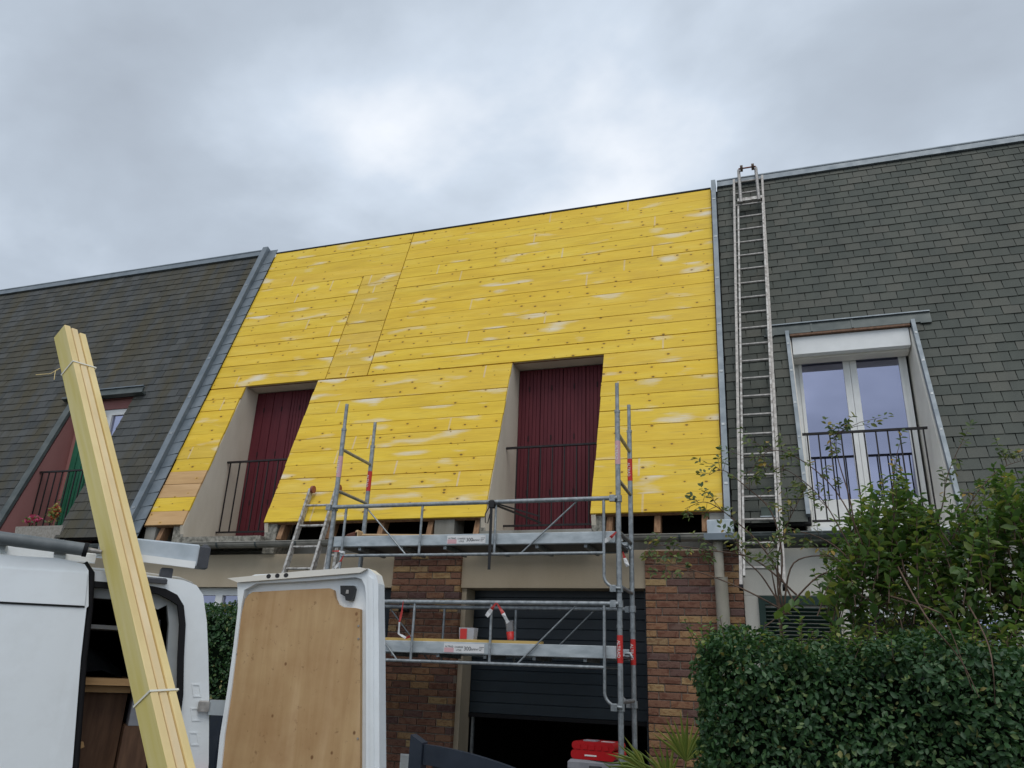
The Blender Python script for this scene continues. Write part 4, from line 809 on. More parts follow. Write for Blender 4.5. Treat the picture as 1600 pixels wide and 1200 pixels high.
# open right rear door, plywood lined
Hd = PD(345, 1105, 4.15); Fd = PD(592, 1105, 3.95); dd = Fd-Hd; dd[2] = 0; dd /= np.linalg.norm(dd); dnn = np.array([-dd[1], dd[0], 0])
def PDo(px, py, off=0.0): d = ray(px, py); t = ((Hd-CAM)@dnn+off)/(d@dnn); q = CAM+d*t; return ((q-Hd)@dd, q[2])
def DW(s_, z, t): p = np.array([Hd[0], Hd[1], 0])+dd*s_+dnn*t; r_ = p-VO; return (r_@VRt, r_@VFw, z)      # t>0 is away from the camera
o_px = [(372, 908), (400, 898), (480, 894), (560, 888), (578, 889), (588, 897), (592, 912), (592, 952), (593, 1010), (593.5, 1100), (594, 1200)]
dor = [PDo(*p) for p in o_px]+[(0.89, 0.55), (0.86, 0.47), (0.06, 0.45), (0.035, 0.55)]+[PDo(*p) for p in ((340, 1200), (345, 1150), (357, 1075), (366, 1010), (373, 950))]
od = local_build(MB().prism(dor, 0.03, 0.075, DW), 'open_rear_door', 'van_white', van)
i_px = [(383, 922), (402, 912), (480, 908), (556, 902), (566, 905), (571, 915), (573, 930), (573, 955), (573, 1010), (573, 1100), (573, 1200)]
din = [PDo(*p) for p in i_px]+[(0.82, 0.60), (0.79, 0.55), (0.12, 0.53), (0.085, 0.60)]+[PDo(*p) for p in ((347, 1200), (352, 1150), (363, 1075), (371, 1010), (378, 950))]
local_build(MB().ring(dor, din, -0.008, 0.029, DW), 'door_flange', 'van_white', od)
local_build(MB().prism([PDo(*p) for p in ((360, 904.5), (376, 911), (566, 896), (577, 890), (566, 887.5), (480, 893))], -0.03, -0.009, DW), 'top_lip', 'cream_pvc', od)
ply = [PDo(*p) for p in ((394.5, 925), (450, 922), (514, 919), (520.5, 922), (523, 935), (527, 944), (535, 948.5), (556, 950), (562.5, 952), (562.5, 1050), (562, 1200))]+[(0.775, 0.62), (0.12, 0.60)]+[PDo(*p) for p in ((345.5, 1196), (356, 1088), (364.5, 1035), (372, 990), (378, 955), (383, 936), (388, 929))]
local_build(MB().prism(ply, 0.002, 0.0285, DW), 'plywood_lining', 'plywood', od)
lat = [PDo(*p) for p in ((531.5, 915), (552, 915), (554, 920), (552, 931), (550, 938), (540, 938), (539, 932), (532, 928))]
lo = local_build(MB().prism(lat, 0.0, 0.028, DW), 'door_latch', 'black_plastic', od)
c_ = PDo(543, 925); local_build(MB().prism([(c_[0]-0.008, c_[1]-0.008), (c_[0]+0.008, c_[1]-0.008), (c_[0]+0.006, c_[1]+0.01), (c_[0]-0.006, c_[1]+0.01)], -0.004, -0.0005, DW), 'latch_bolt', 'aluminium', lo)
for px in (424.5, 438, 451.5):
    s_, z_ = PDo(px, 901.5-(px-424)*0.06); local_build(MB().prism([(s_+0.013*math.cos(t), z_+0.011*math.sin(t)) for t in np.linspace(0, 2*math.pi, 13)[:-1]], -0.0315, -0.0305, DW), 'bolt_hole', 'van_dark', od)
for px, py in ((563-3, 978), (560, 998), (369, 1022), (559, 1154)): 
    s_, z_ = PDo(px, py); local_build(MB().prism([(s_+0.005*math.cos(t), z_+0.005*math.sin(t)) for t in np.linspace(0, 2*math.pi, 9)[:-1]], -0.002, 0.0015, DW), 'screw', 'aluminium', od)
local_build(MB().prism([PDo(*p) for p in ((577, 900), (584, 905), (585, 950), (586, 1200), (580, 1200), (579, 950))], -0.016, -0.009, DW), 'edge_bead', 'van_white', od)
ha = local_build(MB().add([(0.0, -0.02, z) for z in (1.36, 1.43)]+[DW(0.015, z, 0.03) for z in (1.36, 1.43)]+[(0.004, -0.004, z) for z in (1.36, 1.43)]+[DW(0.02, z, 0.045) for z in (1.36, 1.43)], [(0,1,3,2), (4,6,7,5), (0,2,6,4), (1,5,7,3), (0,4,5,1), (2,3,7,6)]), 'hinge', 'bright_zinc', van)
local_build(MB().cbox(-0.05, 0.0, -0.028, -0.002, 1.375, 1.425, 0.006), 'hinge_block', 'aluminium', van)
local_build(MB().cbox(-0.035, 0.06, -0.05, -0.001, 0.85, 1.115, 0.012), 'tail_lamp', 'lamp_red', van)
local_build(MB().cbox(-1.70, -1.61, -0.05, -0.001, 0.85, 1.115, 0.012), 'tail_lamp', 'lamp_red', van)
local_build(MB().cbox(-1.66, 0.02, -0.12, 0.05, 0.34, 0.50, 0.03), 'bumper', 'dark_plastic', van)
local_build(MB().add([(x, y, z) for x in (-1.58, -0.06) for y, z in ((3.12, 1.98), (3.70, 1.45))], [(0, 1, 3, 2)]), 'windscreen', 'window_glass', van)
for x in (-1.56, -0.08):
    for y in (0.85, 3.85):
        w_ = local_build(MB().tube([(x-0.1, y, 0.33), (x+0.1, y, 0.33)], 0.33, 24), 'wheel', 'tyre', van); local_build(MB().tube([(x-0.104, y, 0.33), (x+0.104, y, 0.33)], 0.19, 16), 'rim', 'aluminium', w_)
# roof rack: roller tube, crossbars, side rails
rk = local_build(MB().cbox(-0.64, -0.16, 0.10, 0.17, 2.085, 2.195, 0.008), 'roof_rack', 'bright_zinc', van)
local_build(MB().cbox(-0.16, -0.105, 0.085, 0.185, 2.075, 2.20, 0.02), 'end_cap', 'dark_plastic', rk); local_build(MB().cbox(-1.50, -0.641, 0.105, 0.165, 2.055, 2.10, 0.006), 'lower_bar', 'white_pvc', rk)
local_build(MB().bar((-0.60, 0.085, 2.10), (-0.17, 0.085, 2.085), 0.02, 0.035), 'cross_rail', 'white_pvc', rk)
for y in (1.1, 2.1): local_build(MB().cbox(-1.50, -0.25, y, y+0.06, 2.06, 2.10, 0.006), 'crossbar', 'bright_zinc', rk)
for x in (-1.35, -0.30):
    for y in (0.13, 1.13, 2.13): local_build(MB().cbox(x-0.03, x+0.03, y-0.03, y+0.03, 2.0, 2.06, 0.006), 'rack_foot', 'dark_plastic', rk)
local_build(MB().tube([(-1.50, -0.06, 2.130), (-0.70, -0.06, 2.094)], 0.031, 14), 'roller_tube', 'grey_tube', rk)
local_build(MB().tube([(-0.705, -0.06, 2.0943), (-0.685, -0.06, 2.093)], 0.034, 14), 'roller_cap', 'rubber', rk); local_build(MB().tube([(-0.69, -0.06, 2.094), (-0.625, -0.06, 2.090)], [0.014, 0.010], 10), 'roller_axle', 'aluminium', rk)
for x in (-1.05, -0.80): local_build(MB().bar((x, -0.03, 2.075), (x, 0.10, 2.075), 0.05, 0.03), 'roller_arm', 'van_grey_inner', rk)
local_build(MB().tube([(-0.86, 0.0, 2.10), (-0.80, 0.02, 2.135), (-0.68, 0.02, 2.10)], 0.006, 6), 'rack_clamp', 'bright_zinc', rk)
def van_thing(name, label, cat, mb, mat):
    vs = [tuple(VO+VRt*p[0]+VFw*p[1]+np.array([0, 0, p[2]])) for p in mb.v]; mb.v = vs; return tag(mb.build(name, mat), label, cat)
mb = MB(); bl = [(0.0, 0.0)]
for i in range(9):
    for j in range(7):
        x = -1.2+0.8*i/8; y = 0.3+0.4*j/6; z = 1.53+0.17*math.sin(math.pi*i/8)**0.6*math.sin(math.pi*j/6)**0.5+0.02*math.sin(i*2.1+j*1.3); mb.v.append((x, y, z))
for i in range(8):
    for j in range(6): mb.f.append((i*7+j, i*7+j+1, (i+1)*7+j+1, (i+1)*7+j)); mb.mi.append(0); mb.sm.append(True)
van_thing('black_bag', 'black bag bundled on the wooden shelf inside the van', 'bag', mb, 'black_bag')
van_thing('wood_offcut', 'pale broken wood offcut inside the dark van', 'offcut', MB().bar((-0.66, -0.005+0.06, 1.16), (-0.52, 0.10, 1.22), 0.02, 0.025), 'shelf_wood')
van_thing('white_board', 'white board edge stored high inside the van', 'board', MB().box(-0.90, -0.40, 0.30, 0.6, 1.745, 1.765), 'white_pvc')
# ------------------------------------------------------------------ bundle of yellow planks leaning on the van
Bt = PD(107, 518, 4.30); Bb = PD(268, 1200, 3.55); bd = (Bt-Bb)/np.linalg.norm(Bt-Bb); Bg = Bb-bd*(Bb[2]/bd[2])
ln = np.linalg.norm(Bt-Bg)
bun = tag(empty('plank_bundle', tuple(Bg)), 'strapped bundle of long pale yellow planks leaning against the white van', 'planks')
vdir = (Bb+Bt)/2-CAM; vdir /= np.linalg.norm(vdir); sx = np.cross(vdir, bd); sx /= np.linalg.norm(sx)     # sx: to the right as seen, sn: towards the viewer
sn = np.cross(sx, bd); sn = sn if sn@vdir < 0 else -sn
ang = rad(52); ea = sx*math.cos(ang)+sn*math.sin(ang)*-1; ea = sx*math.cos(rad(38))-sn*math.sin(rad(38)); eb = -sx*math.sin(rad(38))-sn*math.cos(rad(38))    # ea: along plank edges (right face), eb: along plank width (left face), both receding
WP, TP = 0.116, 0.0445
cor = sn*0.06-sx*0.012                          # front corner offset from the axis
bun.rotation_mode = 'QUATERNION'
MX = Matrix(((ea[0], eb[0], bd[0]), (ea[1], eb[1], bd[1]), (ea[2], eb[2], bd[2])))
bun.rotation_quaternion = MX.to_quaternion(); bo = MX.transposed() @ Vector(cor)
for i, (e_, zt_) in enumerate(((0.0, 0.0), (0.004, -0.004), (-0.002, -0.03))):
    x0 = bo.x+i*TP; y0 = bo.y+(0.0, 0.003, 0.0)[i]; mb = MB()
    poly = [(x0+0.001, y0+0.004), (x0+0.005, y0), (x0+TP-0.010, y0), (x0+TP-0.004, y0+0.007), (x0+TP-0.0005, y0+0.012), (x0+TP-0.0005, y0+WP), (x0+0.001, y0+WP)]
    mb.prism(poly, 0.0, ln+zt_, lambda p, q, t: (p, q, t))
    o = local_build(mb, 'plank', 'pale_plank', bun)
    if i == 0: o.data.materials.append(MATS['pale_plank_face'])
    if i == 0:
        for p in o.data.polygons:
            if p.normal.x < -0.9: p.material_index = 1
xs0, xs1, ys0, ys1 = bo.x-0.002, bo.x+3*TP+0.002, bo.y-0.002, bo.y+WP+0.003
for fz in (ln-0.33, ln-2.42):
    local_build(MB().ring([(xs0-0.0015, ys0-0.0015), (xs1+0.0015, ys0-0.0015), (xs1+0.0015, ys1+0.0015), (xs0-0.0015, ys1+0.0015)], [(xs0, ys0), (xs1, ys0), (xs1, ys1), (xs0, ys1)], fz, fz+0.009, lambda p, q, t: (p, q, t)), 'packing_strap', 'strap_white', bun)
local_build(MB().tube([(xs0, ys1, ln-0.27), (xs0-0.04, ys1+0.03, ln-0.30), (xs0-0.11, ys1+0.06, ln-0.31)], 0.0022, 5).tube([(xs0, ys1, ln-0.27), (xs0-0.03, ys1, ln-0.30), (xs0-0.035, ys1+0.02, ln-0.36)], 0.0022, 5), 'loose_string', 'pale_plank', bun)
# ------------------------------------------------------------------ gate and fence post
q = PY(655, 1160, 5.6); gx = q[0]
gt = tag(empty('garden_gate', (gx+0.8, 5.6, 0)), 'dark grey-blue gate with swooping top rail in front of garage', 'gate')
po = MB().prism([(gx-0.05, 0.0), (gx+0.045, 0.0), (gx+0.045, 1.125), (gx-0.05, 1.175)], 5.55, 5.65, lambda p, q, t: (p, t, q)).build('gate_post', 'gate_paint', gt)
def topz(x): s_ = (x-gx)/1.6; return 1.115-0.42*max(0, s_)**1.7
mb = MB(); xs = np.linspace(gx+0.05, gx+1.6, 18)
for i in range(17): mb.prism([(xs[i], topz(xs[i])-0.13), (xs[i+1], topz(xs[i+1])-0.13), (xs[i+1], topz(xs[i+1])), (xs[i], topz(xs[i]))], 5.575, 5.625, lambda p, q, t: (p, t, q))
mb.build('top_rail', 'gate_paint', gt); MB().box(gx+0.05, gx+1.6, 5.58, 5.62, 0.12, 0.24).build('bottom_rail', 'gate_paint', gt)
for i in range(9): x = gx+0.12+i*0.165; MB().box(x, x+0.09, 5.588, 5.612, 0.2, topz(x+0.045)-0.1).build('slat', 'gate_paint', gt)
q = PY(337, 1165, 5.3); tag(MB().cbox(q[0]-0.05, q[0]+0.05, 5.25, 5.35, 0, 1.3, 0.02).build('gate_post', 'gate_paint'), 'slim dark gate post seen between van and its open door', 'post')
# ------------------------------------------------------------------ tool boxes
tb0 = PY(893, 1187, 7.25); tb1 = PY(972, 1187, 7.25); ztop = tb0[2]+0.01
for i, (h0, h1) in enumerate(((0.0, ztop*0.5), (ztop*0.5+0.001, ztop))):
    r_ = tag(empty('tool_box', ((tb0[0]+tb1[0])/2, 7.36, h0)), ('lower grey tool box standing on the ground behind scaffold post', 'upper grey tool box directly under the red case')[i], 'tool box', 'stacked tool boxes')
    MB().cbox(tb0[0]-0.01, tb1[0]+0.03, 7.20, 7.53, h0, h1-0.07, 0.015).build('box_body', 'grey_plastic', r_); MB().cbox(tb0[0]-0.02, tb1[0]+0.04, 7.19, 7.54, h1-0.069, h1, 0.02).build('box_lid', 'grey_plastic', r_)
    MB().cbox((tb0[0]+tb1[0])/2-0.05, (tb0[0]+tb1[0])/2+0.06, 7.175, 7.189, h1-0.13, h1-0.04, 0.004).build('latch', 'dark_plastic', r_)
CASE_ROT = rad(-9)
rc = tag(empty('tool_case', ((tb0[0]+tb1[0])/2, 7.36, ztop)), 'red plastic tool case lying on grey tool boxes by garage', 'case')
x0, x1 = tb0[0]+0.02, tb1[0]-0.02
def bev(x, y, z): return (x, y, z)
def rbox(x0, x1, y0, y1, z0, z1, r, n=4):
    mb = MB(); prof = [(x0+r-r*math.cos(t), z0+r-r*math.sin(t)) for t in np.linspace(0, math.pi/2, n)]+[(x1-r+r*math.sin(t), z0+r-r*math.cos(t)) for t in np.linspace(0, math.pi/2, n)]+[(x1-r+r*math.cos(t), z1-r+r*math.sin(t)) for t in np.linspace(0, math.pi/2, n)]+[(x0+r-r*math.sin(t), z1-r+r*math.cos(t)) for t in np.linspace(0, math.pi/2, n)]
    return mb.prism(prof, y0, y1, lambda p, q, t: (p, t, q))
rbox(x0, x1, 7.20, 7.50, ztop+0.002, ztop+0.075, 0.03).build('case_base', 'red_plastic', rc); rbox(x0+0.005, x1-0.005, 7.205, 7.495, ztop+0.0755, ztop+0.145, 0.035).build('case_lid', 'red_plastic', rc)
MB().box(x0+0.13, x0+0.24, 7.197, 7.1995, ztop+0.03, ztop+0.042).build('white_mark', 'white_print', rc); MB().cbox(x0+0.10, x0+0.22, 7.24, 7.33, ztop+0.1455, ztop+0.155, 0.004).build('lid_plate', 'grey_plastic', rc); MB().box(x0+0.25, x0+0.36, 7.28, 7.34, ztop+0.1455, ztop+0.148).build('white_mark', 'white_print', rc)
for i in range(5): MB().box(x0+0.05+i*0.065, x0+0.09+i*0.065, 7.1965, 7.2, ztop+0.082, ztop+0.12).build('rib', 'red_plastic', rc)
MB().tube([(tb1[0]+0.02, 7.3, ztop+0.02), (tb1[0]+0.06, 7.26, ztop+0.04), (tb1[0]+0.09, 7.25, ztop-0.03), (tb1[0]+0.07, 7.24, ztop-0.15)], 0.02, 8).build('hose', 'grey_tube', rc)
rc.rotation_euler = (0, 0, CASE_ROT)
# ------------------------------------------------------------------ planter with flowers
pl0 = PY(20, 838, 7.9); pl1 = PY(94, 838, 7.9)
pt = tag(empty('flower_planter', ((pl0[0]+pl1[0])/2, 7.9, 3.062)), 'pale concrete flower box on the ledge of the mauve window', 'planter')
xa, xb = pl0[0], pl1[0]
MB().ring([(xa, 7.905), (xb, 7.905), (xb, 8.13), (xa, 8.13)], [(xa+0.025, 7.93), (xb-0.025, 7.93), (xb-0.025, 8.105), (xa+0.025, 8.105)], 3.062, 3.25, lambda p, q, t: (p+(p-(xa+xb)/2)*0.35*(t-3.25), q, t)).build('trough', 'planter_concrete', pt)
MB().box(xa+0.03, xb-0.03, 7.935, 8.10, 3.07, 3.20).build('soil', 'soil_ground', pt)
def leaves_mesh(C_, N_, S_, W_, name, mat, dirs=None, fold=0.25, off=(0, 0, 0)):
    """many leaf faces: C centres, N normals, S lengths, W width ratio"""
    n = len(C_); C_ = np.asarray(C_, float)-np.array(off); N_ = np.asarray(N_, float); N_ /= np.linalg.norm(N_, axis=1)[:, None]+1e-9
    D_ = nrs.normal(size=(n, 3)) if dirs is None else np.asarray(dirs, float)
    D_ = D_-(D_*N_).sum(1)[:, None]*N_; D_ /= np.linalg.norm(D_, axis=1)[:, None]+1e-9; T_ = np.cross(N_, D_); L_ = np.asarray(S_)[:, None]; w = L_*W_
    V = np.stack([C_-D_*L_*0.5, C_-D_*L_*0.12+T_*w*0.5+N_*L_*fold*0.3, C_+D_*L_*0.22+T_*w*0.38+N_*L_*fold*0.22, C_+D_*L_*0.5-N_*L_*0.10, C_+D_*L_*0.22-T_*w*0.38+N_*L_*fold*0.22, C_-D_*L_*0.12-T_*w*0.5+N_*L_*fold*0.3], 1).reshape(-1, 3)
    b = np.arange(n)[:, None]*6; F = np.concatenate([b+np.array([[0, 1, 2, 3]]), b+np.array([[0, 3, 4, 5]])], 1).reshape(-1)
    me = bpy.data.meshes.new(name); me.vertices.add(len(V)); me.vertices.foreach_set('co', V.ravel()); me.loops.add(len(F)); me.loops.foreach_set('vertex_index', F.astype(np.int32))
    me.polygons.add(2*n); me.polygons.foreach_set('loop_start', np.arange(0, 8*n, 4, dtype=np.int32)); me.polygons.foreach_set('loop_total', np.full(2*n, 4, np.int32)); me.update(calc_edges=True); me.validate(); me.materials.append(MATS[mat]); return me
def leaves(C_, N_, S_, W_, name, mat, parent, dirs=None, fold=0.25):
    me = leaves_mesh(C_, N_, S_, W_, name, mat, dirs, fold, LOCAL_ZERO(parent)); o = bpy.data.objects.new(name, me); COL.objects.link(o); o.parent = parent; return o
def flower_clump(px, py, y, rx, rz, label, mat, nf, nl):
    c = PY(px, py, y); base = np.array([c[0], c[1], 3.19]); r_ = tag(empty('potted_flower', tuple(base)), label, 'flower', 'flowers in the concrete planter')
    d = nrs.normal(size=(nf, 3)); d /= np.linalg.norm(d, axis=1)[:, None]; d *= nrs.uniform(0.5, 1, (nf, 1)); P = c+d*np.array([rx, 0.06, rz])
    C2 = np.repeat(P, 6, 0)+nrs.normal(size=(nf*6, 3))*0.012; leaves(C2, nrs.normal(size=(nf*6, 3))+np.array([0, -1, 0.3]), nrs.uniform(0.025, 0.04, nf*6), 0.8, 'blossoms', mat, r_)
    d = nrs.normal(size=(nl, 3)); P = c+d*np.array([rx*0.5, 0.05, rz*0.5])-np.array([0, 0, rz*0.3]); leaves(P, nrs.normal(size=(nl, 3)), nrs.uniform(0.03, 0.06, nl), 0.5, 'foliage', 'shrub_leaf', r_)
    MB().tube([base, c], 0.006, 5).build('stem', 'stem_brown', r_)
flower_clump(52, 812, 8.0, 0.15, 0.06, 'pink blossoms at the left end of concrete planter', 'flower_pink', 26, 40); flower_clump(86, 800, 8.02, 0.09, 0.13, 'red and cream blossoms standing tall beside green shutter', 'flower_mixed', 34, 60)
# ------------------------------------------------------------------ hedges and shrubs
def hedge(label, x0, x1, y0, y1, z1, dens, ls, faces='FTLR', bulge=0.06):
    r_ = tag(empty('hedge', ((x0+x1)/2, (y0+y1)/2, 0)), label, 'hedge', 'clipped garden hedges')
    MB().box(x0+0.13, x1-0.13, y0+0.13, y1-0.13, 0.0, z1-0.14).build('light_block_core', 'hedge_core', r_)  # near-black box added inside the foliage to block light
    C_, N_ = [], []
    def lump(P): return bulge*(0.55*np.sin(P[:, 0]*17+P[:, 1]*13)*np.sin(P[:, 2]*15+2)+np.sin(P[:, 0]*2.7+1)*np.sin(P[:, 2]*3.1+0.5)+0.6*np.sin(P[:, 0]*7.1+P[:, 2]*5.3)+0.4*np.sin(P[:, 1]*6+P[:, 0]*3))
    for f in faces:
        if f in 'FB': A = (x1-x0)*z1; nrm = np.array([0, -1.0 if f == 'F' else 1.0, 0])
        elif f == 'T': A = (x1-x0)*(y1-y0); nrm = np.array([0, 0, 1.0])
        else: A = (y1-y0)*z1; nrm = np.array([-1.0 if f == 'L' else 1.0, 0, 0])
        n = int(A*dens); u = nrs.uniform(size=(n, 3)); P = np.array([x0, y0, 0])+u*np.array([x1-x0, y1-y0, z1])
        if f == 'F': P[:, 1] = y0
        if f == 'B': P[:, 1] = y1
        if f == 'T': P[:, 2] = z1
        if f == 'L': P[:, 0] = x0
        if f == 'R': P[:, 0] = x1
        dep = nrs.gamma(1.6, 0.045, n)-0.045
        P = P+nrm*(lump(P)-dep)[:, None]
        # round the edges
        ed = np.stack([np.clip(0.22-(z1-P[:, 2]), 0, 1), np.clip(0.2-(P[:, 0]-x0), 0, 1), np.clip(0.22-(P[:, 1]-y0), 0, 1)], 1)
        P[:, 1] += ed[:, 0]**2*1.6*(f == 'F'); P[:, 0] += (ed[:, 0]**2*1.2+ed[:, 2]**2*0.8)*(f == 'L'); P[:, 2] -= (ed[:, 2]**2*1.2+ed[:, 1]**2*1.0)*(f == 'T'); P[:, 1] += ed[:, 1]**2*1.0*(f == 'F')
        C_.append(P); N_.append(nrm*0.9+nrs.normal(size=(n, 3))*0.72+np.array([0, 0, 0.35]))
    C_ = np.concatenate(C_); N_ = np.concatenate(N_); k = (C_[:, 2] > 0.02); C_, N_ = C_[k], N_[k]
    leaves(C_, N_, nrs.uniform(0.55, 1.45, len(C_))*ls, 0.56, 'foliage', 'hedge_leaf', r_, fold=0.2); return r_
HX0, HY0, HZ = -0.40, 4.12, 1.79
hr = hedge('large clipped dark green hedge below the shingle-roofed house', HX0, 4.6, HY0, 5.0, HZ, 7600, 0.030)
# sprigs standing out of the top
C_, N_, D_ = [], [], []; tw = MB()
for i in range(260):
    x = nrs.uniform(HX0, 3.6); y = nrs.uniform(HY0, 4.8); h = nrs.uniform(0.06, 0.2); ln_ = np.array([nrs.normal()*0.3, nrs.normal()*0.2-0.1, 1.0]); ln_ /= np.linalg.norm(ln_); b0 = np.array([x, y, HZ-0.06]); tw.tube([b0, b0+ln_*h], 0.0018, 4)
    for k in range(int(h/0.016)):
        p = b0+ln_*(k*0.016+0.02); a_ = k*2.4; dr_ = np.array([math.cos(a_), math.sin(a_), 0.5]); C_.append(p+dr_*0.015); D_.append(dr_); N_.append(np.array([-math.cos(a_)*0.4, -math.sin(a_)*0.4, 1.0])+nrs.normal(size=3)*0.3)
leaves(C_, N_, nrs.uniform(0.026, 0.042, len(C_)), 0.55, 'sprigs', 'shrub_leaf', hr, D_); tw.build('twigs', 'stem_brown', hr, 'stuff')
hedge('small clipped hedge seen in the gap beside the van', -8.6, -4.75, 6.5, 7.3, PY(345, 940, 6.5)[2], 2600, 0.035, 'FTR')
# tall leafy shrub behind the hedge
def shoot(st, C_, N_, D_, p, d, L_, leaf, step, bend, r0=0.004):
    p = np.array(p, float); d = np.array(d, float); d /= np.linalg.norm(d); pts = [p.copy()]; n = max(3, int(L_/step)); ph = nrs.uniform(0, 6)
    for i in range(n):
        d = d+bend*step+nrs.normal(size=3)*0.05; d /= np.linalg.norm(d); p = p+d*step; pts.append(p.copy())
        if i < 1: continue
        e1 = np.cross(d, [0, 0, 1.0]); e1 = e1/(np.linalg.norm(e1)+1e-6); e2 = np.cross(e1, d); ph += 1.7
        for s_ in (0, math.pi):
            o_ = e1*math.cos(ph+s_)+e2*math.sin(ph+s_); ld = o_*0.8+d*0.6; lf = leaf*nrs.uniform(0.7, 1.2)*(1-0.45*i/n); C_.append(p+ld*lf*0.45); D_.append(ld); N_.append(np.cross(ld, np.cross([0, 0, 1.0], ld))+d*0.3+nrs.normal(size=3)*0.35); SZ.append(lf)
    st.tube(pts, [r0*(1-0.7*i/(len(pts)-1)) for i in range(len(pts))], 5, caps=False)
sb = tag(empty('leafy_shrub', (1.5, 5.0, 0)), 'tall leafy green shrub growing above the hedge by the balcony window', 'shrub')
st = MB(); C_, N_, D_, SZ = [], [], [], []
for i in range(5): b0 = np.array([1.3+nrs.uniform(-0.3, 0.5), 5.15+nrs.uniform(-0.1, 0.2), 0]); st.tube([b0, b0+np.array([nrs.normal()*0.1, 0, 0.9]), b0+np.array([nrs.normal()*0.25, nrs.normal()*0.1, 1.7]), b0+np.array([nrs.normal()*0.4, nrs.normal()*0.15, 2.3])], [0.022, 0.018, 0.012, 0.006], 7)
def hz(px):      # silhouette of the shrub in the picture, as height for the shoots
    return np.interp(px, [1230, 1290, 1320, 1345, 1370, 1400, 1435, 1470, 1500, 1530, 1560, 1600, 1700], [890, 850, 830, 760, 800, 725, 760, 820, 770, 800, 730, 745, 745])
for i in range(360):
    px = nrs.uniform(1315, 1720) if i < 348 else nrs.uniform(1265, 1340); Yd = nrs.uniform(4.75, 5.6); top = PY(px, hz(px)+nrs.gamma(1.1, 60)-6, Yd); L_ = nrs.uniform(0.28, 0.6)
    p0 = top-np.array([nrs.normal()*0.12, nrs.normal()*0.06, L_*0.95])
    if top[2] < 1.75: continue
    shoot(st, C_, N_, D_, p0, (top-p0)/L_, L_, 0.088, 0.036, np.array([0, 0, 0.15]))
k = 3000; Xs = nrs.uniform(0.80, 3.4, k); Yf = nrs.uniform(4.75, 5.55, k); pxs = np.array([proj((Xs[i], Yf[i], 2.2))[0] for i in range(k)])
for i in range(k):
    zt_ = PY(pxs[i], hz(pxs[i])+135+45*math.sin(pxs[i]*0.045), Yf[i])[2]
    if zt_ > 1.75: z_ = nrs.uniform(1.55, zt_); C_.append((Xs[i], Yf[i], z_)); N_.append(nrs.normal(size=3)+np.array([0, -0.5, 0.7])); D_.append(nrs.normal(size=3)); SZ.append(nrs.uniform(0.05, 0.08))
leaves(C_, N_, SZ, 0.5, 'crown', 'shrub_leaf', sb, D_, 0.22); st.build('stems', 'stem_brown', sb)
# arching rose canes
rs = tag(empty('rose_bush', (0.95, 4.9, 0)), 'straggly rose bush with long arching canes in front of the ladder', 'shrub')
st = MB(); C_, N_, D_, SZ = [], [], [], []
def comp(p, d, leaf):
    d = d/(np.linalg.norm(d)+1e-9)
    for k_ in range(7):
        s_ = (-1, 1, -1, 1, -1, 1, 0)[k_]; q_ = p+d*leaf*(-1.4+0.55*k_ if k_ < 6 else 1.6)*0.8; sd_ = np.cross(d, [0, -1, 0.2]); ld = d*0.7+sd_*s_*0.9; C_.append(q_+ld*leaf*0.4); D_.append(ld); N_.append(np.array([0, -0.6, 0.8])+nrs.normal(size=3)*0.5); SZ.append(leaf*nrs.uniform(0.8, 1.2))
def cane(pxs, ys, r0=0.008, leafy=0.6, leaf=0.035, base=None):
    P = [PY(px, py, y) for (px, py), y in zip(pxs, ys)]
    if base is not None: P = [np.array(base, float)]+P
    Q = []
    for i in range(len(P)-1):
        p0, p1, p2, p3 = P[max(i-1, 0)], P[i], P[i+1], P[min(i+2, len(P)-1)]
        for t in np.linspace(0, 1, 7)[:-1]: Q.append(0.5*((2*p1)+(-p0+p2)*t+(2*p0-5*p1+4*p2-p3)*t*t+(-p0+3*p1-3*p2+p3)*t**3))
    Q.append(P[-1]); m_ = len(Q); st.tube(Q, [r0*(1-0.75*i/(m_-1)) for i in range(m_)], 5, caps=False)
    for i in range(2, m_):
        if i/m_ > 1-leafy and nrs.uniform() < 0.75:
            d = Q[i]-Q[i-1]; d /= np.linalg.norm(d)+1e-9
            if nrs.uniform() < 0.3:
                e_ = Q[i]+(d*0.6+np.array([nrs.normal()*0.6, nrs.normal()*0.3, nrs.uniform(-0.3, 0.9)]))*nrs.uniform(0.06, 0.16); st.tube([Q[i], (Q[i]+e_)/2+nrs.normal(size=3)*0.008, e_], [0.0024, 0.0018, 0.001], 4, caps=False); Q[i] = Q[i]; comp(e_, e_-Q[i], leaf)
            o_ = np.array([nrs.normal()*0.5, -0.2+nrs.normal()*0.4, nrs.normal()*0.8]); o_ /= np.linalg.norm(o_); tip = Q[i]+o_*nrs.uniform(0.05, 0.09); st.tube([Q[i], tip], 0.0013, 4, caps=False)
            for k_ in range(5):
                s_ = (-1, 1, -1, 1, 0)[k_]; q_ = Q[i]+(tip-Q[i])*(0.45, 0.45, 0.8, 0.8, 1.0)[k_]; sd_ = np.cross(o_, [0, -1, 0.2]); ld = o_*0.7+sd_*s_*0.9; C_.append(q_+ld*leaf*0.45); D_.append(ld); N_.append(np.array([0, -0.6, 0.8])+nrs.normal(size=3)*0.5); SZ.append(leaf*nrs.uniform(0.8, 1.15))
YC = 5.0; b1 = (0.72, 4.95, 1.2)
def ycs(n, y0=5.0, y1=5.0): return list(np.linspace(y0, y1, n))
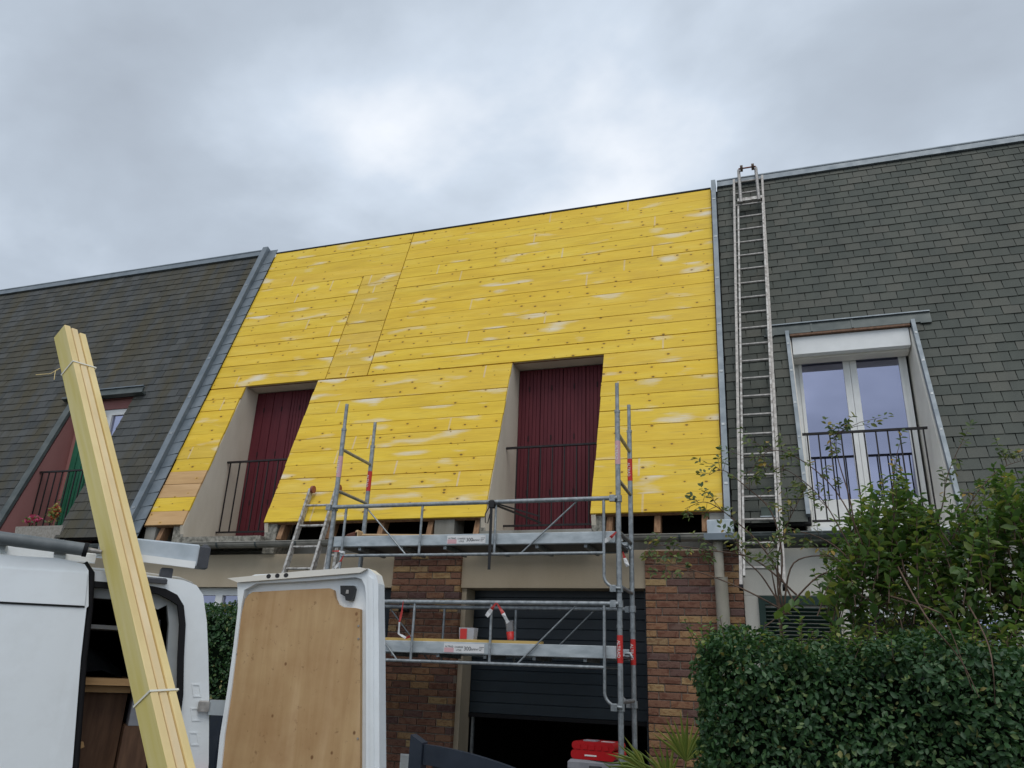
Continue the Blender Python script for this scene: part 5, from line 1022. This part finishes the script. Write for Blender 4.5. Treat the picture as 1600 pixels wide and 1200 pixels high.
for pxs, lf in (([(1215, 940), (1222, 870), (1205, 800), (1165, 760), (1130, 735), (1108, 742)], 0.35), ([(1240, 940), (1195, 860), (1150, 815), (1105, 785), (1070, 795)], 0.45), ([(1245, 930), (1180, 875), (1110, 860), (1040, 852), (1010, 858)], 0.35), ([(1235, 960), (1160, 920), (1080, 890), (1015, 878)], 0.25),
                ([(1225, 950), (1240, 880), (1300, 870), (1330, 900)], 0.2), ([(1360, 900), (1340, 830), (1300, 760), (1245, 715), (1200, 705), (1170, 740)], 0.45), ([(1355, 910), (1320, 840), (1280, 775), (1230, 735), (1190, 728)], 0.4), ([(1345, 900), (1330, 790), (1310, 720), (1305, 685), (1318, 672)], 0.3), ([(1400, 860), (1395, 770), (1400, 720)], 0.5),
                ([(1350, 900), (1300, 850), (1240, 830), (1200, 850)], 0.4), ([(1225, 960), (1215, 880), (1230, 820), (1260, 760)], 0.3), ([(1230, 950), (1290, 895), (1345, 930), (1400, 960)], 0.1), ([(1400, 880), (1445, 960), (1500, 1030), (1530, 1090)], 0.05), ([(1385, 930), (1450, 950), (1480, 975), (1520, 1080)], 0.05), ([(1510, 940), (1545, 1010), (1555, 1100)], 0.05), ([(1390, 900), (1330, 960), (1280, 1000)], 0.05),
                ([(1440, 880), (1470, 800), (1480, 745), (1498, 700)], 0.4), ([(1480, 860), (1520, 780), (1560, 735), (1595, 720)], 0.5), ([(1228, 960), (1190, 900), (1160, 870), (1150, 840)], 0.3), ([(1222, 990), (1216, 930), (1212, 885), (1195, 860)], 0.2)):
    near = pxs[-1][1] > 1000
    cane(pxs, [4.9]+[3.93]*(len(pxs)-1) if near else ycs(len(pxs), 4.95, 4.9+nrs.uniform(-0.15, 0.2)), 0.0062 if pxs[0][0] < 1260 else 0.0052, min(0.9, lf+0.22) if lf > 0.06 else 0.0, 0.04, base=None)
cane([(1222, 1000), (1216, 950), (1205, 890)], ycs(3), 0.011, 0.0)
leaves(C_, N_, SZ, 0.5, 'leaves', 'rose_leaf', rs, D_, 0.2); st.build('canes', 'cane_red', rs)
# ------------------------------------------------------------------ fan palm by the brick pillar
pc = PY(1075, 1185, 5.6); pm_ = tag(empty('fan_palm', (pc[0]-0.08, 5.7, 0)), 'small yellow-green fan palm at the foot of the brick pillar', 'palm')
MB().tube([(pc[0]-0.08, 5.7, 0), (pc[0]-0.07, 5.7, 0.5), (pc[0]-0.08, 5.7, 0.75)], [0.07, 0.06, 0.04], 10).build('trunk', 'stem_brown', pm_)
for (px, py, ax, spread, n_, L_) in ((1072, 1190, 85, 52, 13, 0.34), (1010, 1205, 140, 30, 8, 0.30), (1110, 1215, 65, 40, 8, 0.34), (1045, 1225, 110, 40, 9, 0.34), (1000, 1235, 155, 30, 7, 0.3)):
    mb = MB(); c = PY(px, py, 5.62+nrs.uniform(-0.1, 0.1)); cr = np.array([pc[0]-0.08, 5.7, 0.72])
    mb.tube([cr, (cr+c)/2+np.array([0, 0, 0.04]), c], [0.008, 0.006, 0.005], 6)
    for i in range(n_):
        a_ = rad(ax-spread+2*spread*i/(n_-1)); d = np.array([math.cos(a_), -0.25+0.1*nrs.normal(), math.sin(a_)]); l_ = L_*nrs.uniform(0.8, 1.1)*(1-0.25*abs(i/(n_-1)-0.5)); s_ = np.array([-math.sin(a_), 0, math.cos(a_)])
        p1 = c+d*l_*0.45; p2 = c+d*l_+np.array([0, 0, -0.05*nrs.uniform(0.2, 1.4)]); up = np.array([0, -0.006, 0.004])
        mb.add([c-s_*0.003, c+s_*0.003, p1+s_*0.011, p2, p1-s_*0.011, p1+up*1.2, c+up*0.3], [(0, 4, 5, 6), (6, 5, 2, 1), (4, 3, 5), (5, 3, 2)])
    mb.build('frond', 'palm_leaf', pm_)
print('objects', len(bpy.data.objects), 'tris', sum(len(p.vertices)-2 for o in bpy.data.objects if o.type == 'MESH' for p in o.data.polygons))
